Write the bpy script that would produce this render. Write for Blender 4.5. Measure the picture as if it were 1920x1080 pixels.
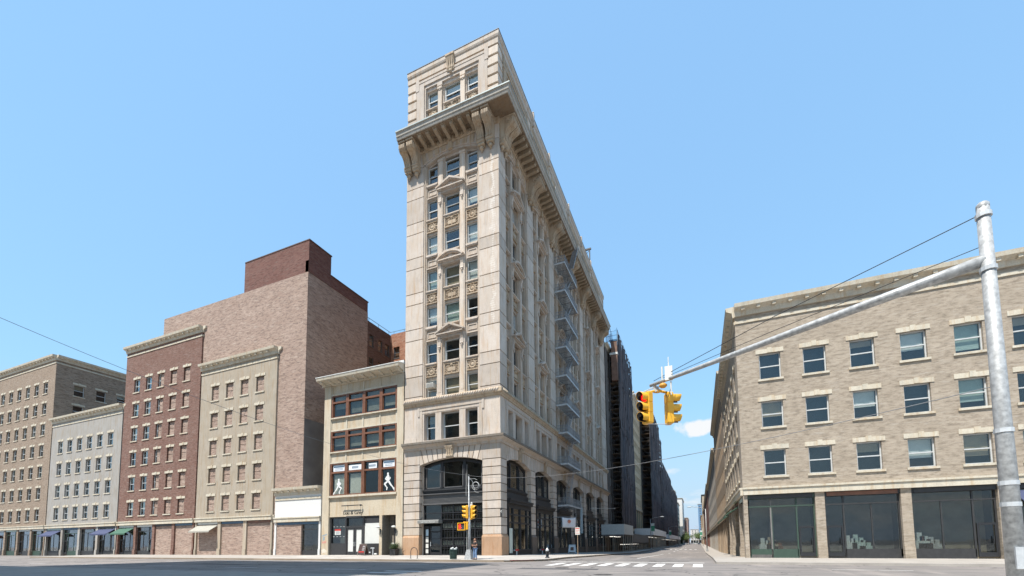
import bpy, bmesh, math, random
from math import sin, cos, pi, radians, sqrt, atan2
from mathutils import Vector, Matrix
random.seed(7)
for o in list(bpy.data.objects): bpy.data.objects.remove(o)
SC = bpy.context.scene
COL = SC.collection

# ------------------------------------------------------------------ camera
CAM = Vector((17.9584, -39.6588, 1.16))
YAW, PITCH, ROLL, FPX, PPY = radians(-22.9182), radians(4.35035), radians(-0.48822), 828.592, 956.014
fw = Vector((sin(YAW)*cos(PITCH), cos(YAW)*cos(PITCH), sin(PITCH)))
rt = Vector((cos(YAW), -sin(YAW), 0)); up = rt.cross(fw)
r2 = rt*cos(ROLL) + up*sin(ROLL); u2 = up*cos(ROLL) - rt*sin(ROLL)
cd = bpy.data.cameras.new('camera'); cam = bpy.data.objects.new('camera', cd); COL.objects.link(cam)
cd.sensor_width = 36; cd.lens = 36*FPX/1920; cd.shift_y = (PPY-540)/1920
cd.clip_start = 0.1; cd.clip_end = 20000
cam.matrix_world = Matrix(((r2.x, u2.x, -fw.x, CAM.x), (r2.y, u2.y, -fw.y, CAM.y), (r2.z, u2.z, -fw.z, CAM.z), (0, 0, 0, 1)))
SC.camera = cam
SC.render.resolution_x, SC.render.resolution_y = 1024, 576

# ------------------------------------------------------------------ sky, sun, exposure
EL, AZ = radians(62), radians(15.7)            # sun from the avenue side, a little from the left
SUN = Vector((-sin(AZ)*cos(EL), -cos(AZ)*cos(EL), sin(EL)))
w = bpy.data.worlds.new('World'); SC.world = w; w.use_nodes = True
nt = w.node_tree; nt.nodes.clear()
sky = nt.nodes.new('ShaderNodeTexSky'); sky.sky_type = 'NISHITA'; sky.sun_disc = False
sky.sun_elevation = EL; sky.sun_rotation = atan2(SUN.x, SUN.y)
sky.altitude = 10; sky.air_density = .8; sky.dust_density = .1; sky.ozone_density = 3.0
bg = nt.nodes.new('ShaderNodeBackground'); bg.inputs[1].default_value = 0.15
wo = nt.nodes.new('ShaderNodeOutputWorld')
# a few clouds low over the street: noise over the dome, thickest near the horizon
tc = nt.nodes.new('ShaderNodeTexCoord')
def wm(op, a, b=None, c=None):
    n = nt.nodes.new('ShaderNodeMath'); n.operation = op
    for i, x in enumerate((a, b, c)):
        if x is None: continue
        if isinstance(x, (int, float)): n.inputs[i].default_value = x
        else: nt.links.new(x, n.inputs[i])
    return n.outputs[0]
sep = nt.nodes.new('ShaderNodeSeparateXYZ'); nt.links.new(tc.outputs['Generated'], sep.inputs[0])
mp = nt.nodes.new('ShaderNodeMapping'); mp.inputs['Scale'].default_value = (5, 5, 17); mp.inputs['Location'].default_value = (0.35, 0.1, 0.2)
nt.links.new(tc.outputs['Generated'], mp.inputs[0])
nz = nt.nodes.new('ShaderNodeTexNoise'); nz.inputs['Scale'].default_value = 1.6; nz.inputs['Detail'].default_value = 9; nz.inputs['Roughness'].default_value = .55
nt.links.new(mp.outputs[0], nz.inputs['Vector'])
band = wm('MULTIPLY', wm('SUBTRACT', 1.0, wm('MULTIPLY', wm('ABSOLUTE', wm('SUBTRACT', sep.outputs[2], .07)), 9.0)), .10)
band = wm('MAXIMUM', band, -.35)
wisp = wm('MULTIPLY', wm('SUBTRACT', wm('ADD', nz.outputs[0], band), .60), 5.0)
wisp = wm('MINIMUM', wm('MAXIMUM', wisp, 0.0), .62)
# one small cumulus
def pixdir(px, py): return (fw + r2*((px-960)/FPX) - u2*((py-PPY)/FPX)).normalized()
cdv = pixdir(1316, 800)
vs = nt.nodes.new('ShaderNodeVectorMath'); vs.operation = 'SUBTRACT'; vs.inputs[1].default_value = cdv
nt.links.new(tc.outputs['Generated'], vs.inputs[0])
vm = nt.nodes.new('ShaderNodeVectorMath'); vm.operation = 'MULTIPLY'; vm.inputs[1].default_value = (1/.055, 1/.055, 1/.020)
nt.links.new(vs.outputs[0], vm.inputs[0])
vl = nt.nodes.new('ShaderNodeVectorMath'); vl.operation = 'LENGTH'; nt.links.new(vm.outputs[0], vl.inputs[0])
nz2 = nt.nodes.new('ShaderNodeTexNoise'); nz2.inputs['Scale'].default_value = 34; nz2.inputs['Detail'].default_value = 8
nt.links.new(tc.outputs['Generated'], nz2.inputs['Vector'])
cum = wm('MULTIPLY', wm('SUBTRACT', wm('ADD', wm('SUBTRACT', 1.0, vl.outputs[1]), wm('MULTIPLY', wm('SUBTRACT', nz2.outputs[0], .5), 1.2)), .1), 4.0)
cum = wm('MINIMUM', wm('MAXIMUM', cum, 0.0), .97)
cl = wm('MAXIMUM', wisp, cum)
mx = nt.nodes.new('ShaderNodeMix'); mx.data_type = 'RGBA'
# even out the dome's brightness the way the photograph's tone curve does (same everywhere on the dome)
dt = nt.nodes.new('ShaderNodeVectorMath'); dt.operation = 'DOT_PRODUCT'; dt.inputs[1].default_value = (.2126, .7152, .0722); nt.links.new(sky.outputs[0], dt.inputs[0])
fc = wm('POWER', wm('MAXIMUM', wm('DIVIDE', dt.outputs['Value'], 1.4), .02), -.7)
vsc = nt.nodes.new('ShaderNodeVectorMath'); vsc.operation = 'SCALE'; nt.links.new(sky.outputs[0], vsc.inputs[0]); nt.links.new(fc, vsc.inputs['Scale'])
vt = nt.nodes.new('ShaderNodeVectorMath'); vt.operation = 'MULTIPLY'; vt.inputs[1].default_value = (1.24, 1.33, 1.09); nt.links.new(vsc.outputs[0], vt.inputs[0])
hz = nt.nodes.new('ShaderNodeMix'); hz.data_type = 'RGBA'; hz.inputs[7].default_value = (1.65, 2.1, 2.8, 1); nt.links.new(vt.outputs[0], hz.inputs[6])
nt.links.new(wm('MINIMUM', wm('MAXIMUM', wm('SUBTRACT', 1.0, wm('MULTIPLY', sep.outputs[2], 3.6)), 0.0), .92), hz.inputs[0])      # pale summer haze low on the horizon, all round
nt.links.new(cl, mx.inputs[0]); nt.links.new(hz.outputs[2], mx.inputs[6]); mx.inputs[7].default_value = (2.9, 2.95, 3.0, 1)
nt.links.new(mx.outputs[2], bg.inputs[0]); nt.links.new(bg.outputs[0], wo.inputs[0])

sl = bpy.data.lights.new('sun', 'SUN'); sl.energy = 3.4; sl.angle = radians(.53); sl.color = (1, .955, .89)
so = bpy.data.objects.new('sun', sl); COL.objects.link(so); so.location = (0, -40, 90)
so.rotation_euler = SUN.to_track_quat('Z', 'Y').to_euler()
vsn = SC.view_settings; vsn.view_transform = 'Standard'; vsn.look = 'None'; vsn.gamma = 1; vsn.exposure = 1.13; vsn.use_curve_mapping = False

# ------------------------------------------------------------------ mesh helpers
class MB:
    def __init__(s): s.v = []; s.f = []
    def add(s, vs, fs):
        b = len(s.v); s.v += [tuple(p) for p in vs]; s.f += [tuple(b+i for i in f) for f in fs]; return s
    def box(s, x0, x1, y0, y1, z0, z1):
        return s.add([(x0,y0,z0),(x1,y0,z0),(x1,y1,z0),(x0,y1,z0),(x0,y0,z1),(x1,y0,z1),(x1,y1,z1),(x0,y1,z1)],
                     [(0,3,2,1),(4,5,6,7),(0,1,5,4),(1,2,6,5),(2,3,7,6),(3,0,4,7)])
    def prism(s, pts, f0, f1):      # pts list of 2D, f0/f1 map a 2D point to 3D at each end
        n = len(pts); vs = [f0(*p) for p in pts] + [f1(*p) for p in pts]
        return s.add(vs, [tuple(range(n-1, -1, -1)), tuple(range(n, 2*n))] + [(i, (i+1) % n, n+(i+1) % n, n+i) for i in range(n)])
    def py(s, pts, y0, y1): return s.prism(pts, lambda a, b: (a, y0, b), lambda a, b: (a, y1, b))   # (x,z) along y
    def px(s, pts, x0, x1): return s.prism(pts, lambda a, b: (x0, a, b), lambda a, b: (x1, a, b))   # (y,z) along x
    def pz(s, pts, z0, z1): return s.prism(pts, lambda a, b: (a, b, z0), lambda a, b: (a, b, z1))   # (x,y) along z
    def cyl(s, p0, p1, r0, r1=None, n=8, caps=True):
        r1 = r0 if r1 is None else r1; p0 = Vector(p0); p1 = Vector(p1); d = (p1-p0).normalized()
        a = d.orthogonal().normalized(); b = d.cross(a); vs = []
        for p, r in ((p0, r0), (p1, r1)):
            for i in range(n): t = 2*pi*i/n; vs.append(p + a*(r*cos(t)) + b*(r*sin(t)))
        fs = [(i, (i+1) % n, n+(i+1) % n, n+i) for i in range(n)]
        if caps: fs += [tuple(range(n-1, -1, -1)), tuple(range(n, 2*n))]
        return s.add(vs, fs)
    def tube(s, pts, r, n=6):
        pts = [Vector(p) for p in pts]; m = len(pts); vs = []; a = None
        for k, p in enumerate(pts):
            d = (pts[min(k+1, m-1)] - pts[max(k-1, 0)]).normalized()
            a = d.orthogonal().normalized() if a is None else (a - d*a.dot(d)).normalized()
            b = d.cross(a); rr = r[k] if isinstance(r, (list, tuple)) else r
            for i in range(n): t = 2*pi*i/n; vs.append(p + a*(rr*cos(t)) + b*(rr*sin(t)))
        fs = [(k*n+i, k*n+(i+1) % n, (k+1)*n+(i+1) % n, (k+1)*n+i) for k in range(m-1) for i in range(n)]
        fs += [tuple(range(n-1, -1, -1)), tuple(range((m-1)*n, m*n))]
        return s.add(vs, fs)
    def ball(s, c, r, nu=8, nv=5):
        rx, ry, rz = (r, r, r) if isinstance(r, (int, float)) else r
        vs = [(c[0], c[1], c[2]-rz)]
        for j in range(1, nv):
            ph = -pi/2 + pi*j/nv
            for i in range(nu): t = 2*pi*i/nu; vs.append((c[0]+rx*cos(ph)*cos(t), c[1]+ry*cos(ph)*sin(t), c[2]+rz*sin(ph)))
        vs.append((c[0], c[1], c[2]+rz)); e = len(vs)-1
        fs = [(0, 1+(i+1) % nu, 1+i) for i in range(nu)]
        for j in range(nv-2): fs += [(1+j*nu+i, 1+j*nu+(i+1) % nu, 1+(j+1)*nu+(i+1) % nu, 1+(j+1)*nu+i) for i in range(nu)]
        fs += [(1+(nv-2)*nu+i, 1+(nv-2)*nu+(i+1) % nu, e) for i in range(nu)]
        return s.add(vs, fs)
    def lathe(s, prof, c=(0, 0), n=12):
        vs = []; m = len(prof)
        for r, z in prof:
            for i in range(n): t = 2*pi*i/n; vs.append((c[0]+r*cos(t), c[1]+r*sin(t), z))
        fs = [(k*n+i, k*n+(i+1) % n, (k+1)*n+(i+1) % n, (k+1)*n+i) for k in range(m-1) for i in range(n)]
        fs += [tuple(range(n-1, -1, -1)), tuple(range((m-1)*n, m*n))]
        return s.add(vs, fs)
    def ring(s, c, R, r, n=14, k=5, axis='y'):
        vs = []
        for i in range(n):
            t = 2*pi*i/n
            for j in range(k):
                q = 2*pi*j/k; a = (R+r*cos(q))*cos(t); b = (R+r*cos(q))*sin(t); h = r*sin(q)
                vs.append((c[0]+a, c[1]+h, c[2]+b) if axis == 'y' else ((c[0]+h, c[1]+a, c[2]+b) if axis == 'x' else (c[0]+a, c[1]+b, c[2]+h)))
        fs = [(i*k+j, ((i+1) % n)*k+j, ((i+1) % n)*k+(j+1) % k, i*k+(j+1) % k) for i in range(n) for j in range(k)]
        return s.add(vs, fs)
    def mesh(s, name, mat, smooth=False, bevel=0):
        me = bpy.data.meshes.new(name); me.from_pydata(s.v, [], s.f)
        bm = bmesh.new(); bm.from_mesh(me)
        if bevel: bmesh.ops.bevel(bm, geom=list(bm.edges), offset=bevel, segments=1, affect='EDGES')
        bmesh.ops.recalc_face_normals(bm, faces=bm.faces[:]); bm.to_mesh(me); bm.free()
        if smooth:
            for p in me.polygons: p.use_smooth = True
        if mat: me.materials.append(mat)
        return me
CACHE = {}
def link(name, me, parent=None, loc=(0, 0, 0), rz=0.0, sc=(1, 1, 1)):
    o = bpy.data.objects.new(name, me); COL.objects.link(o); o.location = loc; o.rotation_euler = (0, 0, rz); o.scale = sc
    if parent: o.parent = parent
    return o
def part(name, key, fn, mat, parent, loc=(0, 0, 0), rz=0.0, sc=(1, 1, 1), smooth=False, bevel=0):
    """one mesh part; alike parts share mesh data through key"""
    k = (key, mat.name)
    if key is None or k not in CACHE:
        m = MB(); fn(m); me = m.mesh(name, mat, smooth, bevel)
        if key is not None: CACHE[k] = me
    else: me = CACHE[k]
    return link(name, me, parent, loc, rz, sc)
def tag(o, label=None, cat=None, group=None, kind=None):
    if label: o['label'] = label
    if cat: o['category'] = cat
    if group: o['group'] = group
    if kind: o['kind'] = kind
    return o
def thing(name, label, cat, loc=(0, 0, 0), rz=0.0, group=None):
    return tag(link(name, None, None, loc, rz), label, cat, group)
def struct(name, me): return tag(link(name, me), kind='structure')
def text_mesh(name, s, size, mat, depth=.01):
    cu = bpy.data.curves.new(name, 'FONT'); cu.body = s; cu.size = size; cu.extrude = depth; cu.align_x = 'CENTER'; cu.align_y = 'CENTER'; cu.resolution_u = 3
    o = bpy.data.objects.new(name, cu); COL.objects.link(o); bpy.context.view_layer.update()
    me = bpy.data.meshes.new_from_object(o.evaluated_get(bpy.context.evaluated_depsgraph_get()))
    bpy.data.objects.remove(o); bpy.data.curves.remove(cu)
    me.materials.clear(); me.materials.append(mat)
    me.transform(Matrix.Rotation(pi/2, 4, 'X'))           # stands up, faces -y
    return me

# ------------------------------------------------------------------ materials
def newmat(name):
    m = bpy.data.materials.new(name); m.use_nodes = True; return m, m.node_tree, m.node_tree.nodes['Principled BSDF']
def N(t, typ, **kw):
    n = t.nodes.new(typ)
    for k, v in kw.items(): setattr(n, k, v)
    return n
def mixc(t, fac, a, b, mode='MIX'):
    n = N(t, 'ShaderNodeMix', data_type='RGBA', blend_type=mode)
    for i, x in ((0, fac), (6, a), (7, b)):
        if hasattr(x, 'links'): t.links.new(x, n.inputs[i])
        elif isinstance(x, tuple): n.inputs[i].default_value = (*x, 1)
        else: n.inputs[i].default_value = x
    return n.outputs[2]
def ramp(t, x, a, b):
    n = N(t, 'ShaderNodeMapRange'); n.inputs[1].default_value = a; n.inputs[2].default_value = b; t.links.new(x, n.inputs[0]); return n.outputs[0]
def noise(t, co, scale, detail=4, rough=.55, stretch=(1, 1, 1)):
    m = N(t, 'ShaderNodeMapping'); m.inputs['Scale'].default_value = stretch; t.links.new(co, m.inputs[0])
    n = N(t, 'ShaderNodeTexNoise'); n.inputs['Scale'].default_value = scale; n.inputs['Detail'].default_value = detail; n.inputs['Roughness'].default_value = rough
    t.links.new(m.outputs[0], n.inputs['Vector']); return n.outputs[0]
def bump(t, bs, h, strength=.3, dist=.02):
    b = N(t, 'ShaderNodeBump'); b.inputs['Strength'].default_value = strength; b.inputs['Distance'].default_value = dist
    t.links.new(h, b.inputs['Height']); t.links.new(b.outputs[0], bs.inputs['Normal'])
def stone(name, c, dark=.62, streak=.35, rnd=.15, rough=.85, sc=1.0, bstr=.25, warm=(.80, .62, .44)):
    """weathered masonry or stucco: mottling, run-down streaks, small tint per block"""
    m, t, b = newmat(name); b.inputs['Roughness'].default_value = rough
    g = N(t, 'ShaderNodeNewGeometry').outputs['Position']; oi = N(t, 'ShaderNodeObjectInfo').outputs['Random']
    n1 = noise(t, g, .55*sc, 5); n2 = noise(t, g, 3.5*sc, 6, .6, (1, 1, .10)); n3 = noise(t, g, 14*sc, 5, .65)
    col = mixc(t, ramp(t, n1, .35, .72), c, tuple(x*w_ for x, w_ in zip(c, (.90, .86, .80)))); n5 = noise(t, g, 1.7*sc, 6, .68, (1, 1, .45)); col = mixc(t, ramp(t, n5, .50, .78), col, tuple(x*.70 for x in c))
    col = mixc(t, ramp(t, n2, .50, .78), col, tuple(x*dark*w_/.62 for x, w_ in zip(c, warm)), 'MIX') if streak else col
    d = N(t, 'ShaderNodeMath', operation='MULTIPLY'); d.inputs[1].default_value = 1
    v = N(t, 'ShaderNodeMapRange'); v.inputs[3].default_value = 1-rnd; v.inputs[4].default_value = 1+rnd*.6; t.links.new(oi, v.inputs[0])
    v2 = N(t, 'ShaderNodeMapRange'); v2.inputs[1].default_value = .3; v2.inputs[2].default_value = .7; v2.inputs[3].default_value = .86; v2.inputs[4].default_value = 1.08; t.links.new(n3, v2.inputs[0])
    mu = N(t, 'ShaderNodeMath', operation='MULTIPLY'); t.links.new(v.outputs[0], mu.inputs[0]); t.links.new(v2.outputs[0], mu.inputs[1])
    cx = N(t, 'ShaderNodeVectorMath', operation='SCALE'); t.links.new(col, cx.inputs[0]); t.links.new(mu.outputs[0], cx.inputs['Scale'])
    t.links.new(cx.outputs[0], b.inputs['Base Color']); bump(t, b, n3, bstr, .03)
    return m
def plain(name, c, rough=.6, metal=0, var=.12, sc=4.0, spec=None):
    m, t, b = newmat(name); b.inputs['Roughness'].default_value = rough; b.inputs['Metallic'].default_value = metal
    g = N(t, 'ShaderNodeTexCoord').outputs['Object']; n = noise(t, g, sc, 5)
    t.links.new(mixc(t, ramp(t, n, .3, .75), tuple(x*(1+var*.5) for x in c), tuple(x*(1-var) for x in c)), b.inputs['Base Color'])
    if spec is not None: b.inputs['Specular IOR Level'].default_value = spec
    return m
def glass(name, tint=(.84, .87, .86), refl=.06, rough=.02):
    """window glass: see-through with a sky reflection that grows at grazing angles"""
    m, t, b = newmat(name); t.nodes.remove(b); out = t.nodes['Material Output']
    tr = N(t, 'ShaderNodeBsdfTransparent'); tr.inputs[0].default_value = (*tint, 1)
    gl = N(t, 'ShaderNodeBsdfGlossy'); gl.inputs['Roughness'].default_value = rough; gl.inputs[0].default_value = (.92, .95, .97, 1)
    g = N(t, 'ShaderNodeNewGeometry').outputs['Position']; n = noise(t, g, .9, 2)
    bp = N(t, 'ShaderNodeBump'); bp.inputs['Strength'].default_value = .05; bp.inputs['Distance'].default_value = .06
    t.links.new(n, bp.inputs['Height']); t.links.new(bp.outputs[0], gl.inputs['Normal'])
    lw = N(t, 'ShaderNodeLayerWeight'); lw.inputs[0].default_value = .5; fr = N(t, 'ShaderNodeMath', operation='POWER'); fr.inputs[1].default_value = 3.2; t.links.new(lw.outputs['Facing'], fr.inputs[0])
    a = N(t, 'ShaderNodeMath', operation='ADD', use_clamp=True); a.inputs[1].default_value = refl; t.links.new(fr.outputs[0], a.inputs[0])
    mxs = N(t, 'ShaderNodeMixShader'); t.links.new(a.outputs[0], mxs.inputs[0]); t.links.new(tr.outputs[0], mxs.inputs[1]); t.links.new(gl.outputs[0], mxs.inputs[2])
    t.links.new(mxs.outputs[0], out.inputs[0]); return m
def emit(name, c, s):
    m, t, b = newmat(name); b.inputs['Base Color'].default_value = (*c, 1); b.inputs['Emission Color'].default_value = (*c, 1); b.inputs['Emission Strength'].default_value = s; return m
def brickmat(name, c1, c2, mortar, scale=1.0, axis='x', streak=.5):
    m, t, b = newmat(name); b.inputs['Roughness'].default_value = .9
    g = N(t, 'ShaderNodeNewGeometry').outputs['Position']
    s = N(t, 'ShaderNodeSeparateXYZ'); t.links.new(g, s.inputs[0]); cb = N(t, 'ShaderNodeCombineXYZ')
    ad = N(t, 'ShaderNodeMath', operation='ADD'); t.links.new(s.outputs[0], ad.inputs[0]); t.links.new(s.outputs[1], ad.inputs[1])
    t.links.new(ad.outputs[0], cb.inputs[0]); t.links.new(s.outputs[2], cb.inputs[1])
    br = N(t, 'ShaderNodeTexBrick'); br.inputs['Scale'].default_value = scale; br.inputs['Mortar Size'].default_value = .012
    br.inputs['Brick Width'].default_value = .22; br.inputs['Row Height'].default_value = .075
    br.inputs['Color1'].default_value = (*c1, 1); br.inputs['Color2'].default_value = (*c2, 1); br.inputs['Mortar'].default_value = (*mortar, 1)
    t.links.new(cb.outputs[0], br.inputs[0])
    n1 = noise(t, g, .35, 6, .62, (1, 1, 2.2)); n2 = noise(t, g, 2.0, 6, .65, (.35, .35, 2.6))
    c = mixc(t, ramp(t, n1, .35, .80), br.outputs[0], tuple(x*.72 for x in c1))
    c = mixc(t, ramp(t, n2, .50, .85), c, tuple(x*.62 for x in c2)); n4 = noise(t, g, 3.2, 5, .75, (.55, .55, 1.9)); c = mixc(t, ramp(t, n4, .46, .66), c, tuple(x*.5 for x in c2)); n6 = noise(t, g, 2.3, 5, .7, (.4, .4, 2.4)); c = mixc(t, ramp(t, n6, .55, .72), c, mortar)
    t.links.new(c, b.inputs['Base Color']); bump(t, b, br.outputs[1], .4, -.02)
    return m

LIME = stone('limestone', (.55, .48, .415))
LIME2 = stone('limestone_carved', (.46, .37, .27), warm=(.60, .42, .27))
GREYST = stone('weathered_cornice', (.42, .40, .36), warm=(.62, .55, .46))
LIME3 = stone('limestone_pale', (.575, .50, .425), streak=.2)
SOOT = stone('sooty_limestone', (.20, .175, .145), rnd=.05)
SANDST = stone('orange_sandstone', (.44, .285, .18), rnd=.06, sc=1.6)
STUCCO = stone('buff_stucco', (.56, .485, .37), rnd=.03, streak=.3, sc=.7)
STUCCO2 = stone('cream_trim', (.58, .53, .43), rnd=.03)
SOFFIT = stone('soffit_stone', (.24, .18, .125), rnd=.05)  # darkened to deepen the shade under the cornice
MODSHADE = stone('modillion_shade', (.36, .29, .21), rnd=.1)  # modillion stone with the cornice shade put into its colour
LIMED = stone('limestone_recessed', (.47, .40, .33), warm=(.62, .48, .34))  # bay walls toned down to deepen the shade of the recesses
WOOD = plain('stained_wood', (.18, .075, .038), .45, var=.35, sc=2)
IRON = plain('black_iron', (.022, .022, .024), .42, var=.3)
IRON2 = plain('charcoal_paint', (.035, .034, .034), .5, var=.3)
SHUT = plain('grey_shutter', (.14, .135, .13), .5, .3)
ALU = plain('window_sash_paint', (.52, .53, .52), .5)
GROOVE = stone('groove_shade', (.20, .165, .13), rnd=.03)  # dark core colour stands in for shade in the block grooves
DKSASH = plain('dark_sash_paint', (.10, .10, .10), .5)
GALV = plain('galvanised_steel', (.50, .52, .53), .55, .1, var=.3)
GLS = glass('window_glass')
GLSD = glass('shop_glass', (.74, .77, .76), .05)
ROOM = plain('dim_room', (.10, .09, .075), .9, var=.5, sc=.8)
BLIND = plain('roller_blind', (.74, .75, .73), .9, var=.08)
BLIND2 = plain('green_grey_blind', (.46, .54, .49), .9, var=.08)
BLIND3 = plain('tan_blind', (.42, .33, .23), .9, var=.1)
PAPER = plain('white_paper', (.60, .60, .56), .9, var=.05)
FROST = plain('frosted_panel', (.50, .48, .44), .4, var=.35)
BLACK = plain('black_plastic', (.012, .012, .012), .45)
YEL = plain('signal_yellow', (.78, .40, .025), .42, var=.12)
RED = plain('red_paint', (.45, .03, .02), .5)
# ------------------------------------------------------------------ ground, roads, pavements
def lerp(a, b, t): return a + (b-a)*t
def slope(y):
    if y <= 0: return 0.0
    if y <= 50: return -.65*y/50
    return -.65 - .15*min(1, (y-50)/400)
KY, KX, KX2, KY2 = -8.2, 6.6, 18.9, -24.5      # kerb lines: avenue near side, side street, its far side, avenue far side
def road_z(y): return -.28 + slope(y)
def walk_z(x, y):
    d = min(1, max(0, max(x, -y))/6.6); return -.13*d + slope(y)
def asphalt():
    m, t, b = newmat('worn_asphalt')
    g = N(t, 'ShaderNodeNewGeometry').outputs['Position']
    n1 = noise(t, g, .10, 6, .6); n2 = noise(t, g, 1.1, 6, .65, (.25, 1, 1)); n3 = noise(t, g, 45, 3, .7); n4 = noise(t, g, .5, 5, .6, (1, .2, 1))
    c = mixc(t, ramp(t, n1, .35, .68), (.245, .215, .195), (.165, .15, .138))
    c = mixc(t, ramp(t, n2, .47, .72), c, (.11, .10, .095))
    c = mixc(t, ramp(t, n4, .56, .75), c, (.30, .26, .23))
    c = mixc(t, ramp(t, n3, .3, .8), c, (.30, .28, .26), 'MULTIPLY') if False else mixc(t, ramp(t, n3, .62, .8), c, (.30, .28, .26))
    v = N(t, 'ShaderNodeTexVoronoi', feature='DISTANCE_TO_EDGE'); v.inputs['Scale'].default_value = .22
    mp_ = N(t, 'ShaderNodeVectorMath', operation='ADD'); nn = N(t, 'ShaderNodeTexNoise'); nn.inputs['Scale'].default_value = .6; nn.inputs['Detail'].default_value = 5
    t.links.new(g, nn.inputs['Vector']); sc_ = N(t, 'ShaderNodeVectorMath', operation='SCALE'); sc_.inputs['Scale'].default_value = 2.2
    t.links.new(nn.outputs['Color'], sc_.inputs[0]); t.links.new(g, mp_.inputs[0]); t.links.new(sc_.outputs[0], mp_.inputs[1]); t.links.new(mp_.outputs[0], v.inputs['Vector'])
    c = mixc(t, ramp(t, v.outputs[0], .012, .0), c, (.045, .042, .04))
    t.links.new(c, b.inputs['Base Color']); b.inputs['Roughness'].default_value = .82; bump(t, b, n3, .5, .01)
    return m
def concrete(name, c, scale=1.0):
    m, t, b = newmat(name); b.inputs['Roughness'].default_value = .85
    g = N(t, 'ShaderNodeNewGeometry').outputs['Position']; oi = N(t, 'ShaderNodeObjectInfo').outputs['Random']
    n1 = noise(t, g, .7*scale, 6, .6); n2 = noise(t, g, 9, 4, .6)
    k = mixc(t, ramp(t, n1, .35, .72), c, tuple(x*.74 for x in c)); k = mixc(t, ramp(t, n2, .62, .72), k, tuple(x*.55 for x in c))
    v = N(t, 'ShaderNodeMapRange'); v.inputs[3].default_value = .86; v.inputs[4].default_value = 1.08; t.links.new(oi, v.inputs[0])
    sx = N(t, 'ShaderNodeVectorMath', operation='SCALE'); t.links.new(k, sx.inputs[0]); t.links.new(v.outputs[0], sx.inputs['Scale'])
    t.links.new(sx.outputs[0], b.inputs['Base Color']); bump(t, b, n2, .25, .01); return m
def roadpaint():
    m, t, b = newmat('worn_road_paint'); b.inputs['Roughness'].default_value = .7
    g = N(t, 'ShaderNodeNewGeometry').outputs['Position']; n = noise(t, g, 2.6, 7, .7); n2 = noise(t, g, 24, 3, .7)
    c = mixc(t, ramp(t, n, .52, .72), (.66, .64, .60), (.28, .26, .24)); c = mixc(t, ramp(t, n2, .6, .72), c, (.24, .225, .21))
    t.links.new(c, b.inputs['Base Color']); return m
ASPH = asphalt(); CONC = concrete('sidewalk_concrete', (.46, .42, .375)); CONC2 = concrete('old_concrete', (.36, .325, .285)); PAINT = roadpaint()
KERBM = concrete('kerb_stone', (.30, .235, .17))
YB = [-3000, -60, 0, 10, 20, 30, 40, 50, 120, 250, 450, 900, 6000]
m = MB(); n = len(YB)
XB = [-4000, -60, 0, 30, 4000]
for yy in YB:
    for xx in XB: m.v.append((xx, yy, road_z(yy)))
for j in range(n-1):
    for i in range(len(XB)-1): m.f.append((j*5+i, j*5+i+1, (j+1)*5+i+1, (j+1)*5+i))
struct('road', m.mesh('road', ASPH))

CR = 4.2; CCX, CCY = KX-CR, KY+CR            # rounded kerb corner
def kerbpath():
    p = [(x, KY) for x in (-70, -50, -40, -32, -26)] + [(-24+2.0*i, KY) for i in range(13)]
    p = [q for q in p if q[0] < CCX-.5] + [(CCX+CR*sin(a), CCY-CR*cos(a)) for a in [radians(10*i) for i in range(10)]]
    p += [(KX, CCY+2*i) for i in range(1, 30)] + [(KX, y) for y in (60, 80, 110, 150, 200, 300, 450, 700)]
    return p
KP = kerbpath()
# pavement bed (below the slabs) round the main block
m = MB()
inner = [(min(x, -.3) if y < CCY+.01 and x < -.3 else min(x, -.3), (max(y, .3) if y < .3 else y)) for x, y in KP]
for (x, y), (a, b) in zip(KP, inner):
    m.v.append((x, y, walk_z(x, y)-.03)); m.v.append((a, b, walk_z(a, b)-.03))
for i in range(len(KP)-1): m.f.append((2*i, 2*i+2, 2*i+3, 2*i+1))
SW = struct('pavement', m.mesh('pavement', CONC2))
def slab(poly, z_of):
    mm = MB(); k = len(poly); g_ = .008; cx_ = sum(p[0] for p in poly)/k; cy_ = sum(p[1] for p in poly)/k
    q = [(x+(g_ if x < cx_ else -g_), y+(g_ if y < cy_ else -g_)) for x, y in poly]
    mm.v = [(x-cx_, y-cy_, z_of(x, y)-.05) for x, y in q] + [(x-cx_, y-cy_, z_of(x, y)) for x, y in q]
    mm.f = [tuple(range(k, 2*k))] + [(i, (i+1) % k, k+(i+1) % k, k+i) for i in range(k)]
    link('paving_slab', mm.mesh('paving_slab', CONC), SW, (cx_, cy_, 0))
def clipcorner(poly):
    out = []
    for x, y in poly:
        if x > CCX and y < CCY:
            d = sqrt((x-CCX)**2+(y-CCY)**2)
            if d > CR-.2: k = (CR-.2)/d; x, y = CCX+(x-CCX)*k, CCY+(y-CCY)*k
        out.append((x, y))
    return out
S_ = 1.60
for i in range(-15, 5):
    for j in range(5):
        x0, x1, y0, y1 = i*S_-.02, (i+1)*S_-.02, KY+.18+j*S_, KY+.18+(j+1)*S_
        x1 = min(x1, KX-.18); y1 = min(y1, .02) if x0 < 0 else y1
        if x0 >= KX-.2 or y1-y0 < .1: continue
        slab(clipcorner([(x0, y0), (x1, y0), (x1, y1), (x0, y1)]), walk_z)
for j in range(36):
    for i in range(4):
        x0, x1, y0 = .0+i*S_, min((i+1)*S_, KX-.18), KY+.18+5*S_+j*S_
        slab([(x0, y0), (x1, y0), (x1, y0+S_), (x0, y0+S_)], walk_z)
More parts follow.
